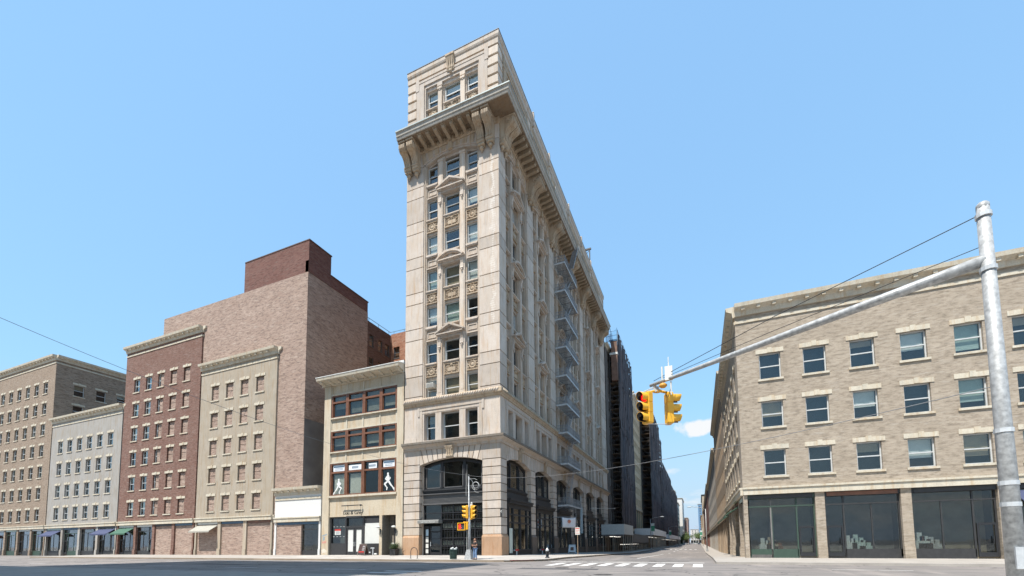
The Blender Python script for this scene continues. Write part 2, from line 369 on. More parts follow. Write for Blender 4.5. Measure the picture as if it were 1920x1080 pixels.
for (x, y), (a, b) in zip(KP, KP[1:]):
    d = Vector((b-x, a*0+0, 0)); t_ = Vector((a-x, b-y)).normalized(); nn_ = Vector((-t_.y, t_.x))*.18
    e = t_*.008; rampz = -.11 if (CCX+.5 < (x+a)/2 and (y+b)/2 < CCY-.8 and .9 < (x-CCX)) else 0
    mm = MB(); cs = [(x+e.x, y+e.y), (a-e.x, b-e.y), (a-e.x+nn_.x, b-e.y+nn_.y), (x+e.x+nn_.x, y+e.y+nn_.y)]
    mm.v = [(p[0]-x, p[1]-y, road_z(p[1])-.1) for p in cs] + [(p[0]-x, p[1]-y, walk_z(*p)+rampz+.002) for p in cs]
    mm.f = [(3, 2, 1, 0), (4, 5, 6, 7), (0, 1, 5, 4), (1, 2, 6, 5), (2, 3, 7, 6), (3, 0, 4, 7)]
    link('kerbstone', mm.mesh('kerbstone', KERBM), SW, (x, y, 0))
# tactile ramp pad at the corner
m = MB(); ca, sa = cos(radians(-45)), sin(radians(-45))
m.box(-1.0, 1.0, -.45, .45, -.03, .03)
pad = link('ramp_pad', m.mesh('ramp_pad', plain('rusty_red_pad', (.20, .06, .04), .8)), SW, (CCX+2.35, CCY-2.75, -.165), radians(45))
# the other three pavements
def walkblock(name, x0, x1, y0, y1):
    m = MB(); ys = [y0] + [v for v in (0, 50, 450) if y0 < v < y1] + [y1]
    for yy in ys:
        for xx in (x0, x1): m.v += [(xx, yy, road_z(yy)-.1), (xx, yy, road_z(yy)+.15)]
    k = len(ys)
    for j in range(k-1):
        b_ = j*4; m.f += [(b_+1, b_+3, b_+7, b_+5), (b_, b_+1, b_+5, b_+4), (b_+2, b_+6, b_+7, b_+3)]
    m.f += [(0, 2, 3, 1), (4*k-4, 4*k-3, 4*k-1, 4*k-2)]
    return struct(name, m.mesh(name, CONC2))
walkblock('pavement', KX2, 130, KY, 700); walkblock('pavement', KX2, 130, -120, KY2); walkblock('pavement', -130, KX, -120, KY2)
# paint: crosswalk bars over the side street, lane lines
def mark(x0, x1, y0, y1):
    m = MB(); ys = [y0, y1]
    m.add([(x0, y0, road_z(y0)+.004), (x1, y0, road_z(y0)+.004), (x1, y1, road_z(y1)+.004), (x0, y1, road_z(y1)+.004)], [(0, 1, 2, 3)])
    struct('road_marking', m.mesh('road_marking', PAINT))
for i in range(1, 10): mark(7.45+i*1.12, 8.0+i*1.12, -12.1+.1*sin(i*5), -8.5)
for i in range(8): mark(7.45+i*1.3, 8.0+i*1.3, 92, 97)
mark(12.6, 12.75, 2, 34)
for y in (45, 62, 79, 108, 125, 145, 170, 200, 230): mark(12.6, 12.75, y, y+7)
mark(7.2, 18.2, -6.9, -6.45)
for y in (-13.0, -19.4):
    for x in range(-66, 4, 9): mark(x, x+3.2, y, y+.14)
    for x in range(24, 60, 9): mark(x, x+3.2, y, y+.14)
for i in range(2): mark(2.0, 4.4, -21.4+i*1.3, -20.95+i*1.3)
# manhole covers and tar-sealed cuts in the roadway
COVER = plain('cast_iron_cover', (.07, .062, .055), .6, .3, var=.4, sc=9); TAR = plain('fresh_patch', (.085, .08, .078), .9, var=.25, sc=2)
for x, y, r in ((10.5, -14.6, .42), (13.9, -19.5, .42), (5.2, -12.5, .36), (11.8, 6, .4), (14.6, -4.2, .3)):
    m = MB(); m.cyl((0, 0, -.02), (0, 0, .006), r, r, 20); m.ring((0, 0, .004), r*.8, .008, 20, 4, 'z'); m.ring((0, 0, .004), r*.45, .008, 16, 4, 'z')
    o = struct('manhole_cover', m.mesh('manhole_cover', COVER)); o.location = (x, y, road_z(y))
for x0, x1, y0, y1 in ((8.2, 12.9, -16.4, -15.1), (-9, -2.2, -10.6, -9.4), (14.8, 17.2, -5.2, 3), (9.0, 9.9, -2, 18), (-20, -14, -17, -15.6)):
    m = MB(); m.add([(x0, y0, road_z(y0)+.003), (x1, y0+.15, road_z(y0)+.003), (x1-.1, y1, road_z(y1)+.003), (x0+.12, y1-.1, road_z(y1)+.003)], [(0, 1, 2, 3)]); struct('asphalt_patch', m.mesh('asphalt_patch', TAR))
# ------------------------------------------------------------------ the corner building
W, LEN = 11.63, 56.5
HB = 3.27
MAIN = thing('corner_office_building', 'tall narrow pale limestone corner building with bracketed cornice, arched base and long side facade', 'building')
FB = (-5.815, 0.0)                                      # front bay centre
BAYS = [((FB[0], 0, 0), 0.0, 1.08)] + [((0, 5.07+8.62*k, 0), pi/2, 1.0) for k in range(6)]
rnd = random.Random(11); SY = 1.45        # the long side's bays are set deeper
def bp(name, key, fn, mat, bay, par=None, **kw):        # a part at a bay
    loc, rz, sx = bay; return part(name, key, fn, mat, par or MAIN, loc, rz, (sx, SY if rz and name in ('bay_wall', 'mezzanine_wall') else 1, 1), **kw)
def sweep(m, prof, path_l=-W, path_e=52.4, corner=True, closed_ends=True):
    """profile of (out, z) run along the front, round the corner and down the side"""
    k = len(prof); rows = [[(path_l, -o, z) for o, z in prof], [(o, -o, z) for o, z in prof], [(o, path_e, z) for o, z in prof]]
    vs = [p for r in rows for p in r]; fs = []
    for a in range(2):
        for i in range(k): fs.append((a*k+i, a*k+(i+1) % k, (a+1)*k+(i+1) % k, (a+1)*k+i))
    fs += [tuple(range(k)), tuple(range(3*k-1, 2*k-1, -1))]
    m.add(vs, fs)
# dim interior so that nothing shines through the glass
def core(m):
    m.box(-W+.6, -1.75, 2.6, LEN-.6, -1, 55); m.box(-W+.55, -1.7, 1.7, LEN-.5, -1, .35)
    for z in (6.9, 12.0, 16.3, 20.5, 24.7, 28.8, 33.0, 37.1, 41.3, 46.2, 49.4): m.box(-W+.5, -.95, .95, LEN-.5, z-.15, z+.12)
part('interior', None, core, ROOM, MAIN)
def rearwalls(m):
    m.box(-W, -W+.45, .9, LEN, -1.2, 55.6); m.box(-W+.45, 0, LEN-.45, LEN, -1.2, 55.2); m.box(-W+.3, -.9, .9, LEN-.4, 55.2, 55.5)
part('party_wall', None, rearwalls, brickmat('party_brick', (.24, .13, .09), (.20, .10, .07), (.28, .25, .22)), MAIN)
# piers: solid cores with separate stone blocks proud of them
PIERS = [('f', -W, -9.33), ('c', -2.30, 0)] + [('s', 8.34+8.62*k, 10.42+8.62*k) for k in range(5)] + [('s', 51.44, LEN)]
PIERB = [('f', -W, -9.62), ('c', -2.02, 0)] + [('s', 8.62+8.62*k, 10.14+8.62*k) for k in range(5)] + [('s', 51.72, LEN)]
def pierbox(m, p, z0, z1, inset, proud=0.0, depth=.9, sidec=1.76):
    t, a, b = p; i = inset
    if t == 'f': m.box(a+(0 if i >= 0 else i*0), b-i, i-proud, depth, z0, z1)
    elif t == 'c':
        m.pz([(a+i, i-proud), (-i+proud, i-proud), (-i+proud, sidec-i), (-depth, sidec-i), (-depth, depth), (a+i, depth)], z0, z1)
    else: m.box(-depth, -i+proud, a+i, b-i, z0, z1)
def pcore(m, PL, z0, z1, ins, sidec):
    for p in PL: pierbox(m, p, z0, z1, ins, 0, .9, sidec)
for p in PIERS: part('pier', None, lambda m: pierbox(m, p, 16.2, 46.0, .12), GROOVE, MAIN)
for p in PIERB: part('pier', None, lambda m: pierbox(m, p, -1.2, 11.4, .12, 0, .9, 1.5), GROOVE, MAIN)
for p in PIERS: part('pier', None, lambda m: pierbox(m, p, 46.9, 55.0, .12), LIME2, MAIN)
# pale mortar-wash stain that runs down the corner pier
def stained():
    m = stone('limestone_washed', (.55, .48, .415)); t = m.node_tree; b = t.nodes['Principled BSDF']
    src = b.inputs['Base Color'].links[0].from_socket
    g = N(t, 'ShaderNodeNewGeometry').outputs['Position']; s = N(t, 'ShaderNodeSeparateXYZ'); t.links.new(g, s.inputs[0])
    n1 = noise(t, g, 1.4, 4, .6, (1, 1, .5)); wv = N(t, 'ShaderNodeMath', operation='SINE'); mz = N(t, 'ShaderNodeMath', operation='MULTIPLY'); mz.inputs[1].default_value = 26
    t.links.new(s.outputs[2], mz.inputs[0]); t.links.new(mz.outputs[0], wv.inputs[0])
    def M(op, a, b_):
        k = N(t, 'ShaderNodeMath', operation=op)
        for i, x in enumerate((a, b_)):
            if isinstance(x, (int, float)): k.inputs[i].default_value = x
            else: t.links.new(x, k.inputs[i])
        return k.outputs[0]
    cx_ = M('ABSOLUTE', M('SUBTRACT', M('ADD', s.outputs[0], M('MULTIPLY', M('SUBTRACT', n1, .5), 1.7)), -.72), 0)
    wdt = M('ADD', .17, M('MULTIPLY', wv.outputs[0], .09))
    a = M('MULTIPLY', M('SUBTRACT', wdt, cx_), 9.0)
    zf = M('MULTIPLY', M('MINIMUM', M('MAXIMUM', M('SUBTRACT', noise(t, g, .22, 2, .5, (.2, .2, 1)), .40), 0), .2), 5)
    a = M('MINIMUM', M('MAXIMUM', M('MULTIPLY', a, zf), 0), .5)
    a = M('MULTIPLY', a, M('GREATER_THAN', s.outputs[2], 23.8))
    t.links.new(mixc(t, a, src, (.70, .66, .60)), b.inputs['Base Color']); return m
LIMEW = stained()
ZG = [16.95, 17.28] + [v for k in range(6) for v in (19.55+4.166*k, 20.85+4.166*k)] + [43.95]
for p in PIERS:
    for z0, z1 in zip(ZG, ZG[1:]):
        key = ('blk', p[0], round(p[2]-p[1], 2), round(z1-z0, 2))
        def fn(m, p=p, z0=z0, z1=z1): pierbox(m, p, z0+.045, z1-.045, 0)
        part('stone_block', None, fn, LIMEW if p[0] == 'c' else LIME, MAIN)
for p in PIERS:
    part('stone_block', None, lambda m: pierbox(m, p, 43.98, 46.0, 0), LIME, MAIN)
ZB = [2.1+.85*k for k in range(9)] + [9.72, 11.35]
for p in PIERB:
    for z0, z1 in zip(ZB, ZB[1:]):
        part('stone_block', None, lambda m: pierbox(m, p, z0+.042, z1-.042, 0, 0, .9, 1.5), LIME if z0 > 3 or p[0] == 'c' else LIME3, MAIN)
    def pl(m, p=p):
        t, a, b = p; e = .13
        if t == 'f': m.box(a-.02, b+.05, -e, .9, -1, 1.85); m.prism([(a-.02, -e), (b+.05, -e), (b+.05, .9), (a-.02, .9)], lambda x, y: (x, y, 1.85), lambda x, y: (min(max(x, a), b), max(y, 0), 2.1))
        elif t == 'c':
            q = [(a-.05, -e), (e, -e), (e, 1.6), (-.9, 1.6), (-.9, .9), (a-.05, .9)]; m.pz(q, -1, 1.85)
            m.prism(q, lambda x, y: (x, y, 1.85), lambda x, y: (min(max(x, a), 0), max(y, 0), 2.1))
        else:
            q = [(-.9, a-.05), (e, a-.05), (e, b+.05), (-.9, b+.05)]; m.pz(q, -1.5, 1.85)
            m.prism(q, lambda x, y: (x, y, 1.85), lambda x, y: (min(x, 0), min(max(y, a), b), 2.1))
    part('plinth', None, pl, SANDST if p[0] in 'fc' else plain('brown_granite%s' % round(p[1]), (.17, .12, .09), .6), MAIN)
ZA = [46.95, 48.0, 49.14, 50.28, 51.42, 52.56, 53.70, 54.84]
for p in PIERS:
    if p[0] == 's' and p[1] > 30 and False: continue
    q = {'f': ('f', -W, -10.40), 'c': ('c', -1.35, 0)}.get(p[0], ('s', p[1]+.3, p[2]-.3))
    for z0, z1 in zip(ZA, ZA[1:]):
        part('stone_block', None, lambda m: pierbox(m, q, z0+.12, z1-.12, 0, 0, .5, 1.2), LIME3, MAIN, bevel=.03)

# horizontal courses round both fronts
def courses(name, prof, mat, e=52.4, l=-W): part(name, None, lambda m: sweep(m, prof, l, e), mat, MAIN)
courses('corona', [(-.3, 46.28), (1.95, 46.28), (2.0, 46.42), (2.0, 46.55), (2.08, 46.58), (2.12, 46.95), (2.2, 47.0), (2.2, 47.08), (-.3, 47.2)], GREYST)
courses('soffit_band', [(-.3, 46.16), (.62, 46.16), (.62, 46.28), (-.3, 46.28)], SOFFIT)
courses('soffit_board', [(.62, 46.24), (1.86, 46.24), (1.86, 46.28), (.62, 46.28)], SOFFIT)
courses('bed_moulding', [(-.3, 45.55), (.08, 45.55), (.14, 45.68), (.14, 46.16), (-.3, 46.16)], LIME2)
courses('gutter_lip', [(1.9, 47.05), (2.24, 47.0), (2.24, 47.13), (1.9, 47.2)], plain('weathered_copper', (.30, .34, .33), .6, .2))
courses('parapet', [(-.4, 54.9), (.02, 54.9), (.02, 55.55), (.10, 55.62), (.16, 55.80), (.16, 56.2), (-.4, 56.3)], LIME3, LEN, -W)
courses('parapet_coping', [(-.45, 56.3), (.2, 56.2), (.2, 56.27), (-.45, 56.37)], plain('dark_coping', (.09, .10, .12), .6), LEN, -W)
courses('string_course', [(-.3, 16.15), (.10, 16.15), (.13, 16.3), (.2, 16.36), (.26, 16.46), (.26, 16.88), (.2, 16.95), (-.3, 16.98)], LIME2, LEN)
courses('base_cornice', [(-.3, 11.3), (.12, 11.3), (.16, 11.52), (.34, 11.66), (.5, 11.74), (.52, 11.80), (-.3, 11.86)], LIME3, LEN)
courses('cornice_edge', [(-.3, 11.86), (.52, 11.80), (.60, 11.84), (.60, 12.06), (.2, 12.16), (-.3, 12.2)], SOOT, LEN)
# rope moulding: twisted beads (front ones single, the rest joined)
def bead(m): m.cyl((-.11, -.27, 16.50), (.11, -.27, 16.84), .085, .085, 6)
for i in range(40): part('rope_bead', 'bead', bead, LIME, MAIN, (-W+.16+i*.288, 0, 0), smooth=True)
def beads(m):
    for i in range(190):
        y = .2+i*.29
        m.cyl((.27, y-.11, 16.50), (.27, y+.11, 16.84), .085, .085, 5)
tag(part('rope_moulding', None, beads, LIME2, MAIN, smooth=True), kind='stuff')
def dent(m):
    for i in range(60):
        x = -W+.12+i*.193
        if abs(x+W) > 2 and abs(x) > 2: m.box(x, x+.11, -.26, -.13, 45.72, 46.10)
    for i in range(250):
        y = 1.8+i*.2
        m.box(.13, .26, y, y+.11, 45.72, 46.10)
    for i in range(100):
        x = -W+.05+i*.116; m.box(x, x+.06, -.17, -.11, 16.2, 16.32)
tag(part('dentil_row', None, dent, LIME2, MAIN), kind='stuff')
# modillion blocks under the corona
def modil(m):
    m.px([(-.14, 46.24), (-1.62, 46.24), (-1.70, 46.05), (-1.62, 45.93), (-1.2, 45.86), (-.5, 45.80), (-.14, 45.66)], -.19, .19)
    m.box(-.25, .25, -1.76, -.14, 46.17, 46.255)
for bi, b in enumerate(BAYS):
    loc, rz, sx = b; k = 7 if bi else 7
    for i in range(7):
        u = (i-3)*.98*(1.03 if bi == 0 else .94)
        l2 = (loc[0]+u, 0, 0) if bi == 0 else (0, loc[1]+u, 0)
        part('modillion', 'modil', modil, MODSHADE, MAIN, l2, rz)
# big scrolled consoles in pairs on the piers
def scroll(m):
    prof = []
    pts = [(-.02, 46.1), (-1.35, 46.1), (-1.62, 46.0), (-1.74, 45.75), (-1.70, 45.45), (-1.5, 45.22), (-1.2, 45.1), (-.95, 44.95), (-.76, 44.7), (-.62, 44.4), (-.56, 44.1), (-.60, 43.9), (-.58, 43.72), (-.42, 43.6), (-.02, 43.6)]
    m.px(pts, -.40, .40)
    for x in (-.3, -.1, .1, .3):                          # fluting fillets on the face
        f = [(y-.05, z) for y, z in pts[2:12]]; m.px(f + [(y+.06, z) for y, z in reversed(pts[2:12])], x-.055, x+.055)
    for s in (-1, 1):                                     # volutes on the cheeks
        m.ring((s*.42, -1.18, 45.58), .38, .06, 14, 4, 'x'); m.ring((s*.42, -1.18, 45.58), .18, .06, 10, 4, 'x'); m.ball((s*.42, -1.18, 45.58), .1, 6, 4)
        m.ring((s*.41, -.40, 43.85), .18, .05, 10, 4, 'x')
    m.box(-.46, .46, -1.8, -.02, 46.04, 46.2)
    m.box(-.44, .44, -.66, -.02, 43.98, 44.08)
def scrolltail(m):
    m.box(-.38, .38, -.5, 0, 43.42, 43.58); m.ball((0, -.2, 43.2), (.24, .22, .26), 8, 5); m.ball((-.3, -.1, 43.4), (.12, .12, .14), 6, 4); m.ball((.3, -.1, 43.4), (.12, .12, .14), 6, 4)
    m.ball((0, -.12, 42.95), (.12, .1, .16), 6, 4)
cons = [((-W+.47, 0, 0), 0), ((-W+1.5, 0, 0), 0), ((-1.86, 0, 0), 0), ((-.82, 0, 0), 0), ((0, .62, 0), pi/2), ((0, 1.5, 0), pi/2)]
for k in range(5): cons += [((0, 8.92+8.62*k, 0), pi/2), ((0, 9.86+8.62*k, 0), pi/2)]
cons += [((0, 51.2, 0), pi/2), ((0, 52.0, 0), pi/2)]
for l, r in cons:
    c_ = part('console', 'scroll', scroll, LIME2, MAIN, l, r); part('console_pendant', 'tail', scrolltail, LIME2, c_, smooth=True)

# ---- upper bays
def arcpts(a, zs, h, n=12, x0=None, x1=None):
    R = (a*a+h*h)/(2*h); zc = zs+h-R; x0 = -a if x0 is None else x0; x1 = a if x1 is None else x1
    return [(x0+(x1-x0)*i/n, zc+sqrt(R*R-(x0+(x1-x0)*i/n)**2)) for i in range(n+1)]
ROW = [16.72+4.16*k for k in range(7)]; WH = 2.36
C2, C3a, C3b = .86, 1.72, 2.96
def baywall(m):
    for s in (-1, 1):
        a, b = sorted((s*C2, s*C3a)); m.box(a, b, .30, .9, 16.4, 44.6)
        a, b = sorted((s*C3b, s*HB)); m.box(a, b, .22, .9, 16.4, 45.8)
        a, b = sorted((s*(C3b+.12), s*HB)); m.box(a, b, .10, .22, 16.9, 44.3)
    for k in range(6):
        z0, z1 = ROW[k]+WH, ROW[k+1]
        m.box(-C2, C2, .36, .9, z0, z1)
        for s in (-1, 1): a, b = sorted((s*C3a, s*C3b)); m.box(a, b, .36, .9, z0, z1)
    m.box(-C2, C2, .36, .9, 16.3, ROW[0])
    for s in (-1, 1): a, b = sorted((s*C3a, s*C3b)); m.box(a, b, .36, .9, 16.3, ROW[0])
def archhead(m):
    ap = arcpts(HB, 44.12, .80, 14)
    m.py(ap + [(HB, 45.62), (-HB, 45.62)], .02, .5)
    inn = arcpts(HB-.12, 43.98, .72, 14); m.py(ap[:] + inn[::-1], .10, .52)
    ap2 = arcpts(C3b, 43.86, .55, 12)
    m.py(ap2 + [(HB-.05, 45.5), (-HB+.05, 45.5)], .44, .88)
def archplates(m):
    for i in range(9):
        a = -.36+.09*i; xs = [9.0*sin(a-.028)*.99, 9.0*sin(a+.028)*.99]
        z = lambda x: 44.92-.80*(x/HB)**2
        if i == 4: m.box(-.22, .22, -.22, .05, 44.75, 45.55); continue
        m.py([(xs[0], z(xs[0])+.14), (xs[1], z(xs[1])+.14), (xs[1]*1.05, 45.5), (xs[0]*1.05, 45.5)], -.035, .03)
def pilaster(m):
    m.box(-.28, .28, .10, .31, 16.95, 44.25); m.box(-.34, .34, .06, .31, 16.98, 17.3); m.box(-.33, .33, .05, .31, 43.95, 44.2)
    m.box(-.16, .16, .075, .11, 17.4, 43.8)
def sill(w):
    def f(m): m.box(-w-.06, w+.06, .12, .5, -.16, -.04); m.box(-w, w, .18, .5, -.04, .02); m.box(-w-.02, w+.02, .2, .5, -.26, -.16)
    return f
def panel_c(m):                                            # oblong scroll panel
    m.box(-.86, .86, .22, .37, 0, .10); m.box(-.86, .86, .22, .37, 1.12, 1.22); m.box(-.86, -.76, .24, .37, .1, 1.12); m.box(.76, .86, .24, .37, .1, 1.12)
    m.box(-.46, .46, .24, .37, .3, .72)
    for s in (-1, 1):
        for a, b, r in ((.62, .5, .13), (.55, .86, .11), (.28, .92, .12), (.64, .24, .09), (.3, .2, .08)):
            m.ring((s*a, .33, b), r, .05, 9, 4); m.ball((s*a, .32, b), (.06, .06, .06), 6, 4)
    m.ball((0, .28, .98), (.16, .12, .14), 8, 5); m.ball((0, .3, .78), (.10, .1, .1), 6, 4); m.ball((0, .3, .18), (.14, .08, .1), 6, 4)
def panel_s(m):                                            # wreath panel
    m.box(-.62, .62, .22, .37, 0, .10); m.box(-.62, .62, .22, .37, 1.12, 1.22)
    m.ring((0, .32, .61), .34, .10, 14, 5); m.ball((0, .33, .61), (.24, .12, .24), 10, 6)
    for i in range(10):
        t = 2*pi*i/10; m.ball((.42*cos(t)*1.12, .32, .61+.42*sin(t)), (.09, .09, .08), 6, 4)
    for s in (-1, 1): m.ring((s*.5, .34, .26), .08, .04, 8, 4); m.ring((s*.5, .34, .96), .08, .04, 8, 4)
def panel_p(m):                                            # plain sunk panel with little cornice
    m.box(-.62, .62, .24, .37, 0, .09); m.box(-.62, .62, .16, .37, 1.26, 1.36); m.box(-.64, .64, .10, .37, 1.36, 1.46)
    for a, b, c, d in ((-.5, .5, .88, .98), (-.5, .5, .34, .42), (-.5, -.42, .42, .88), (.42, .5, .42, .88)): m.box(a, b, .30, .37, c, d)
def pedbase(m):
    for s in (-1, 1):
        m.px([(.12, 0), (-.05, -.05), (-.10, -.35), (.02, -.7), (.0, -1.15), (-.06, -1.28), (.05, -1.42), (.12, -1.3)], s*1.28-.16, s*1.28+.16)
        m.ball((s*1.28, -.02, -1.5), (.1, .1, .14), 6, 4)
    m.box(-1.5, 1.5, -.30, .36, 0, .12); m.box(-1.42, 1.42, -.16, .36, -.1, 0); m.box(-1.1, 1.1, .0, .36, -.3, -.1)
def pedtri(m):
    pedbase(m)
    for s in (-1, 1):
        m.py([(s*1.62, .12), (s*1.62, .30), (0, 1.16), (0, .92)], -.36, .36)
        m.py([(s*1.5, .10), (s*1.5, .2), (0, 1.0), (0, .82)], -.26, .36)
    m.py([(-1.4, .1), (1.4, .1), (0, .86)], .02, .36)
    for x, z, r in ((0, .42, .2), (.35, .3, .13), (-.35, .3, .13), (.66, .25, .09), (-.66, .25, .09), (.18, .6, .1), (-.18, .6, .1)): m.ball((x, .0, z), (r, .10, r), 7, 5)
def pedseg(m):
    pedbase(m)
    a = arcpts(1.62, .16, .82, 12); b = arcpts(1.46, .06, .70, 12); m.py(a + b[::-1], -.36, .36)
    c = arcpts(1.4, .02, .62, 12); m.py(b + c[::-1], -.24, .36); m.py([(-1.38, .1)] + arcpts(1.38, .1, .5, 10)[1:-1] + [(1.38, .1)], .02, .36)
    m.ring((0, -.0, .40), .2, .08, 12, 5); m.ball((0, -.02, .40), (.14, .1, .14), 8, 5)
    for s in (-1, 1):
        for x, z, r in ((.42, .34, .14), (.7, .26, .11), (.95, .2, .08)): m.ball((s*x, .0, z), (r, .1, r), 7, 5)
def wframe(w, h, arch=0):
    def f(m):
        t = .085
        m.box(-w, -w+t, .50, .72, 0, h); m.box(w-t, w, .50, .72, 0, h); m.box(-w+t, w-t, .50, .72, h-t, h); m.box(-w+t, w-t, .50, .72, 0, t+.02)
        m.box(-w+t, w-t, .53, .60, h*.5-.045, h*.5+.045)
        m.box(-w+t, -w+t+.05, .60, .66, t, h*.5); m.box(w-t-.05, w-t, .60, .66, t, h*.5)
    return f
def pane(w, h, lo):
    def f(m):
        t = .085; z0, z1 = (t+.02, h*.5-.045) if lo else (h*.5+.045, h-t); y = .64 if lo else .58
        m.box(-w+t, w-t, y, y+.012, z0, z1)
    return f
def blindm(w, d):
    def f(m): m.box(-w+.1, w-.1, .78, .80, -d, 0)
    return f
def window(par, loc, rz, w, h, sx=1, sash=None, blind=None, bd=0, glassm=None, sy=1):
    """sash window: frame with meeting rail, two panes, sometimes a blind behind"""
    o = part('window', ('wf', w, h), wframe(w, h), sash or ALU, par, loc, rz, (sx, sy, 1))
    part('upper_pane', ('pu', w, h), pane(w, h, 0), glassm or GLS, o); part('lower_pane', ('pl', w, h), pane(w, h, 1), glassm or GLS, o)
    if blind: part('blind', ('bl', w, round(bd, 1)), blindm(w, round(bd, 1)), blind, o, (0, 0, h-.05))
    return o
def rb(side=False):
    r = rnd.random()*(.55 if side else 1); return (None, 0) if r < .38 else ((BLIND, rnd.uniform(.5, 2.2)) if r < .72 else ((BLIND2, rnd.uniform(.8, 2.2)) if r < .88 else (BLIND3, rnd.uniform(.7, 2.2))))
FRONTB = {0: (BLIND3, 1.7), 1: (None, 0), 2: (BLIND2, 2.2), 3: (BLIND, 1.9), 4: (BLIND, 2.1), 5: (BLIND, 1.5), 6: (None, 0)}
for bi, b in enumerate(BAYS):
    loc, rz, sx = b
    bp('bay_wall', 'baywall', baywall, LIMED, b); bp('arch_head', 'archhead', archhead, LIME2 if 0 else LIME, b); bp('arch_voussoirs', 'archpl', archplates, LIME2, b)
    def at(u): return (loc[0]+u*sx, 0, 0) if bi == 0 else (0, loc[1]+u, 0)
    for s in (-1, 1): part('mullion_pilaster', 'pil', pilaster, LIME3, MAIN, at(s*1.29), rz, (sx, SY if bi else 1, 1))
    for k in range(7):
        for ci, (u, w_) in enumerate(((-2.34, .62), (0, .86), (2.34, .62))):
            l = at(u); h = WH if k < 6 else (2.36 if ci == 1 else 2.2)
            bl, bd = rb(bi > 0) if bi or rnd.random() < .25 else FRONTB[k]
            window(MAIN, (l[0], l[1], ROW[k]), rz, w_, h, sx, None if bi == 0 else DKSASH if (bi+k) % 3 else ALU, bl, bd, None, SY if bi else 1)
            part('sill', ('sill', w_), sill(w_), LIME3, MAIN, (l[0], l[1], ROW[k]), rz, (sx, SY if bi else 1, 1)) if k else None
            if k < 6:
                zb = ROW[k]+WH
                if k % 2 == 0: part('spandrel_panel', ('sp', ci == 1), panel_c if ci == 1 else panel_s, LIME2, MAIN, (l[0], l[1], zb+.28), rz, (sx, SY if bi else 1, 1))
                elif ci != 1: part('spandrel_panel', 'spp', panel_p, LIME, MAIN, (l[0], l[1], zb+.18), rz, (sx, SY if bi else 1, 1))
                else:
                    part('pediment', ('ped', k == 3), pedseg if k == 3 else pedtri, LIME, MAIN, (l[0], l[1], zb+.42), rz, (sx, 1, 1))
# window-unit air conditioner in the lowest left sash window of the narrow front
ac = thing('air_conditioner', 'white air conditioner hung in the left window above the rope moulding', 'air conditioner', (-5.815-2.34*1.08, 0, ROW[0]+1.35))
part('casing', None, lambda m: m.box(-.45, .45, -.10, .62, 0, .52), plain('cream_casing', (.55, .53, .47), .5), ac)
part('grille', None, lambda m: [m.box(-.40, .40, -.125, -.10, .06+.07*i, .10+.07*i) for i in range(6)], plain('grille_grey', (.36, .35, .32), .5), ac)

# ---- mezzanine storey with three deep windows
MZ0, MZ1 = 12.3, 15.2
def mezzwall(m):
    a, b, c = 1.02, 1.70, 3.02
    for s in (-1, 1):
        p, q = sorted((s*a, s*b)); m.box(p, q, .0, .9, 12.3, 15.2)
        p, q = sorted((s*c, s*4.0)); m.box(p, q, .0, .9, 12.3, 15.2)
    m.box(-4.0, 4.0, .0, .9, 15.2, 16.2); m.box(-4, 4, .0, .9, 12.05, 12.3)
def mezzframe(m):
    m.box(-3.52, 3.52, -.07, 0, 15.62, 15.82); m.box(-3.72, -3.525, -.09, 0, 15.0, 15.95); m.box(3.525, 3.72, -.09, 0, 15.0, 15.95)
    for s in (-1, 1):
        m.box(s*3.36-.16, s*3.36+.16, -.05, 0, 12.2, 15.62)
    m.box(-3.2, 3.2, -.03, 0, 15.28, 15.40)
def mezzpier(p):
    def f(m): pierbox(m, p, 12.1, 16.2, .01); pierbox(m, p, 12.1, 12.6, 0, .05)
    return f
for p in PIERS:
    q = {'f': ('f', -W, -10.0), 'c': ('c', -1.62, 0)}.get(p[0], p)
    part('pier', None, mezzpier(q), LIME, MAIN)
for bi, b in enumerate(BAYS):
    loc, rz, sx = b; bp('mezzanine_wall', 'mezz', mezzwall, LIME, b); bp('window_surround', 'mezzf', mezzframe, LIME3, b)
    for ci, (u, w_) in enumerate(((-2.36, .66), (0, 1.02), (2.36, .66))):
        l = (loc[0]+u*sx, 0, MZ0) if bi == 0 else (0, loc[1]+u, MZ0)
        window(MAIN, l, rz, w_, MZ1-MZ0, sx, ALU if bi == 0 else DKSASH, BLIND3 if (bi+ci) % 3 == 0 else None, .9, None, SY if bi else 1)

# ---- arched base
AB, ZS, RISE = 3.52, 9.62, .62
def vous(i, n=13):
    R = (AB*AB+RISE*RISE)/(2*RISE); zc = ZS+RISE-R; am = math.asin(AB/R)
    def f(m):
        a0, a1 = -am+2*am*i/n+.0035, -am+2*am*(i+1)/n-.0035
        m.py([(R*sin(a0), zc+R*cos(a0)), (R*sin(a1), zc+R*cos(a1)), (max(-AB+.006, min(AB-.006, (11.32-zc)*math.tan(a1)*.985)), 11.32), (max(-AB+.006, min(AB-.006, (11.32-zc)*math.tan(a0)*.985)), 11.32)], 0, .62)
    return f
def archback(m):
    ap = arcpts(AB+.02, ZS+.03, RISE, 14); m.py(ap + [(AB+.02, 11.34), (-AB-.02, 11.34)], .10, .8)
def keyst(m):
    m.px([(.05, 11.5), (-.32, 11.5), (-.36, 11.3), (-.30, 11.15), (-.18, 10.95), (-.16, 10.6), (-.22, 10.35), (-.12, 10.18), (.05, 10.15)], -.36, .36)
    m.box(-.44, .44, -.38, .05, 11.36, 11.5); m.ring((-.37, -.2, 11.15), .11, .04, 9, 4, 'x'); m.ring((.37, -.2, 11.15), .11, .04, 9, 4, 'x')
    for x in (-.2, 0, .2): m.cyl((x, -.24, 11.1), (x, -.2, 10.4), .06, .05, 6)
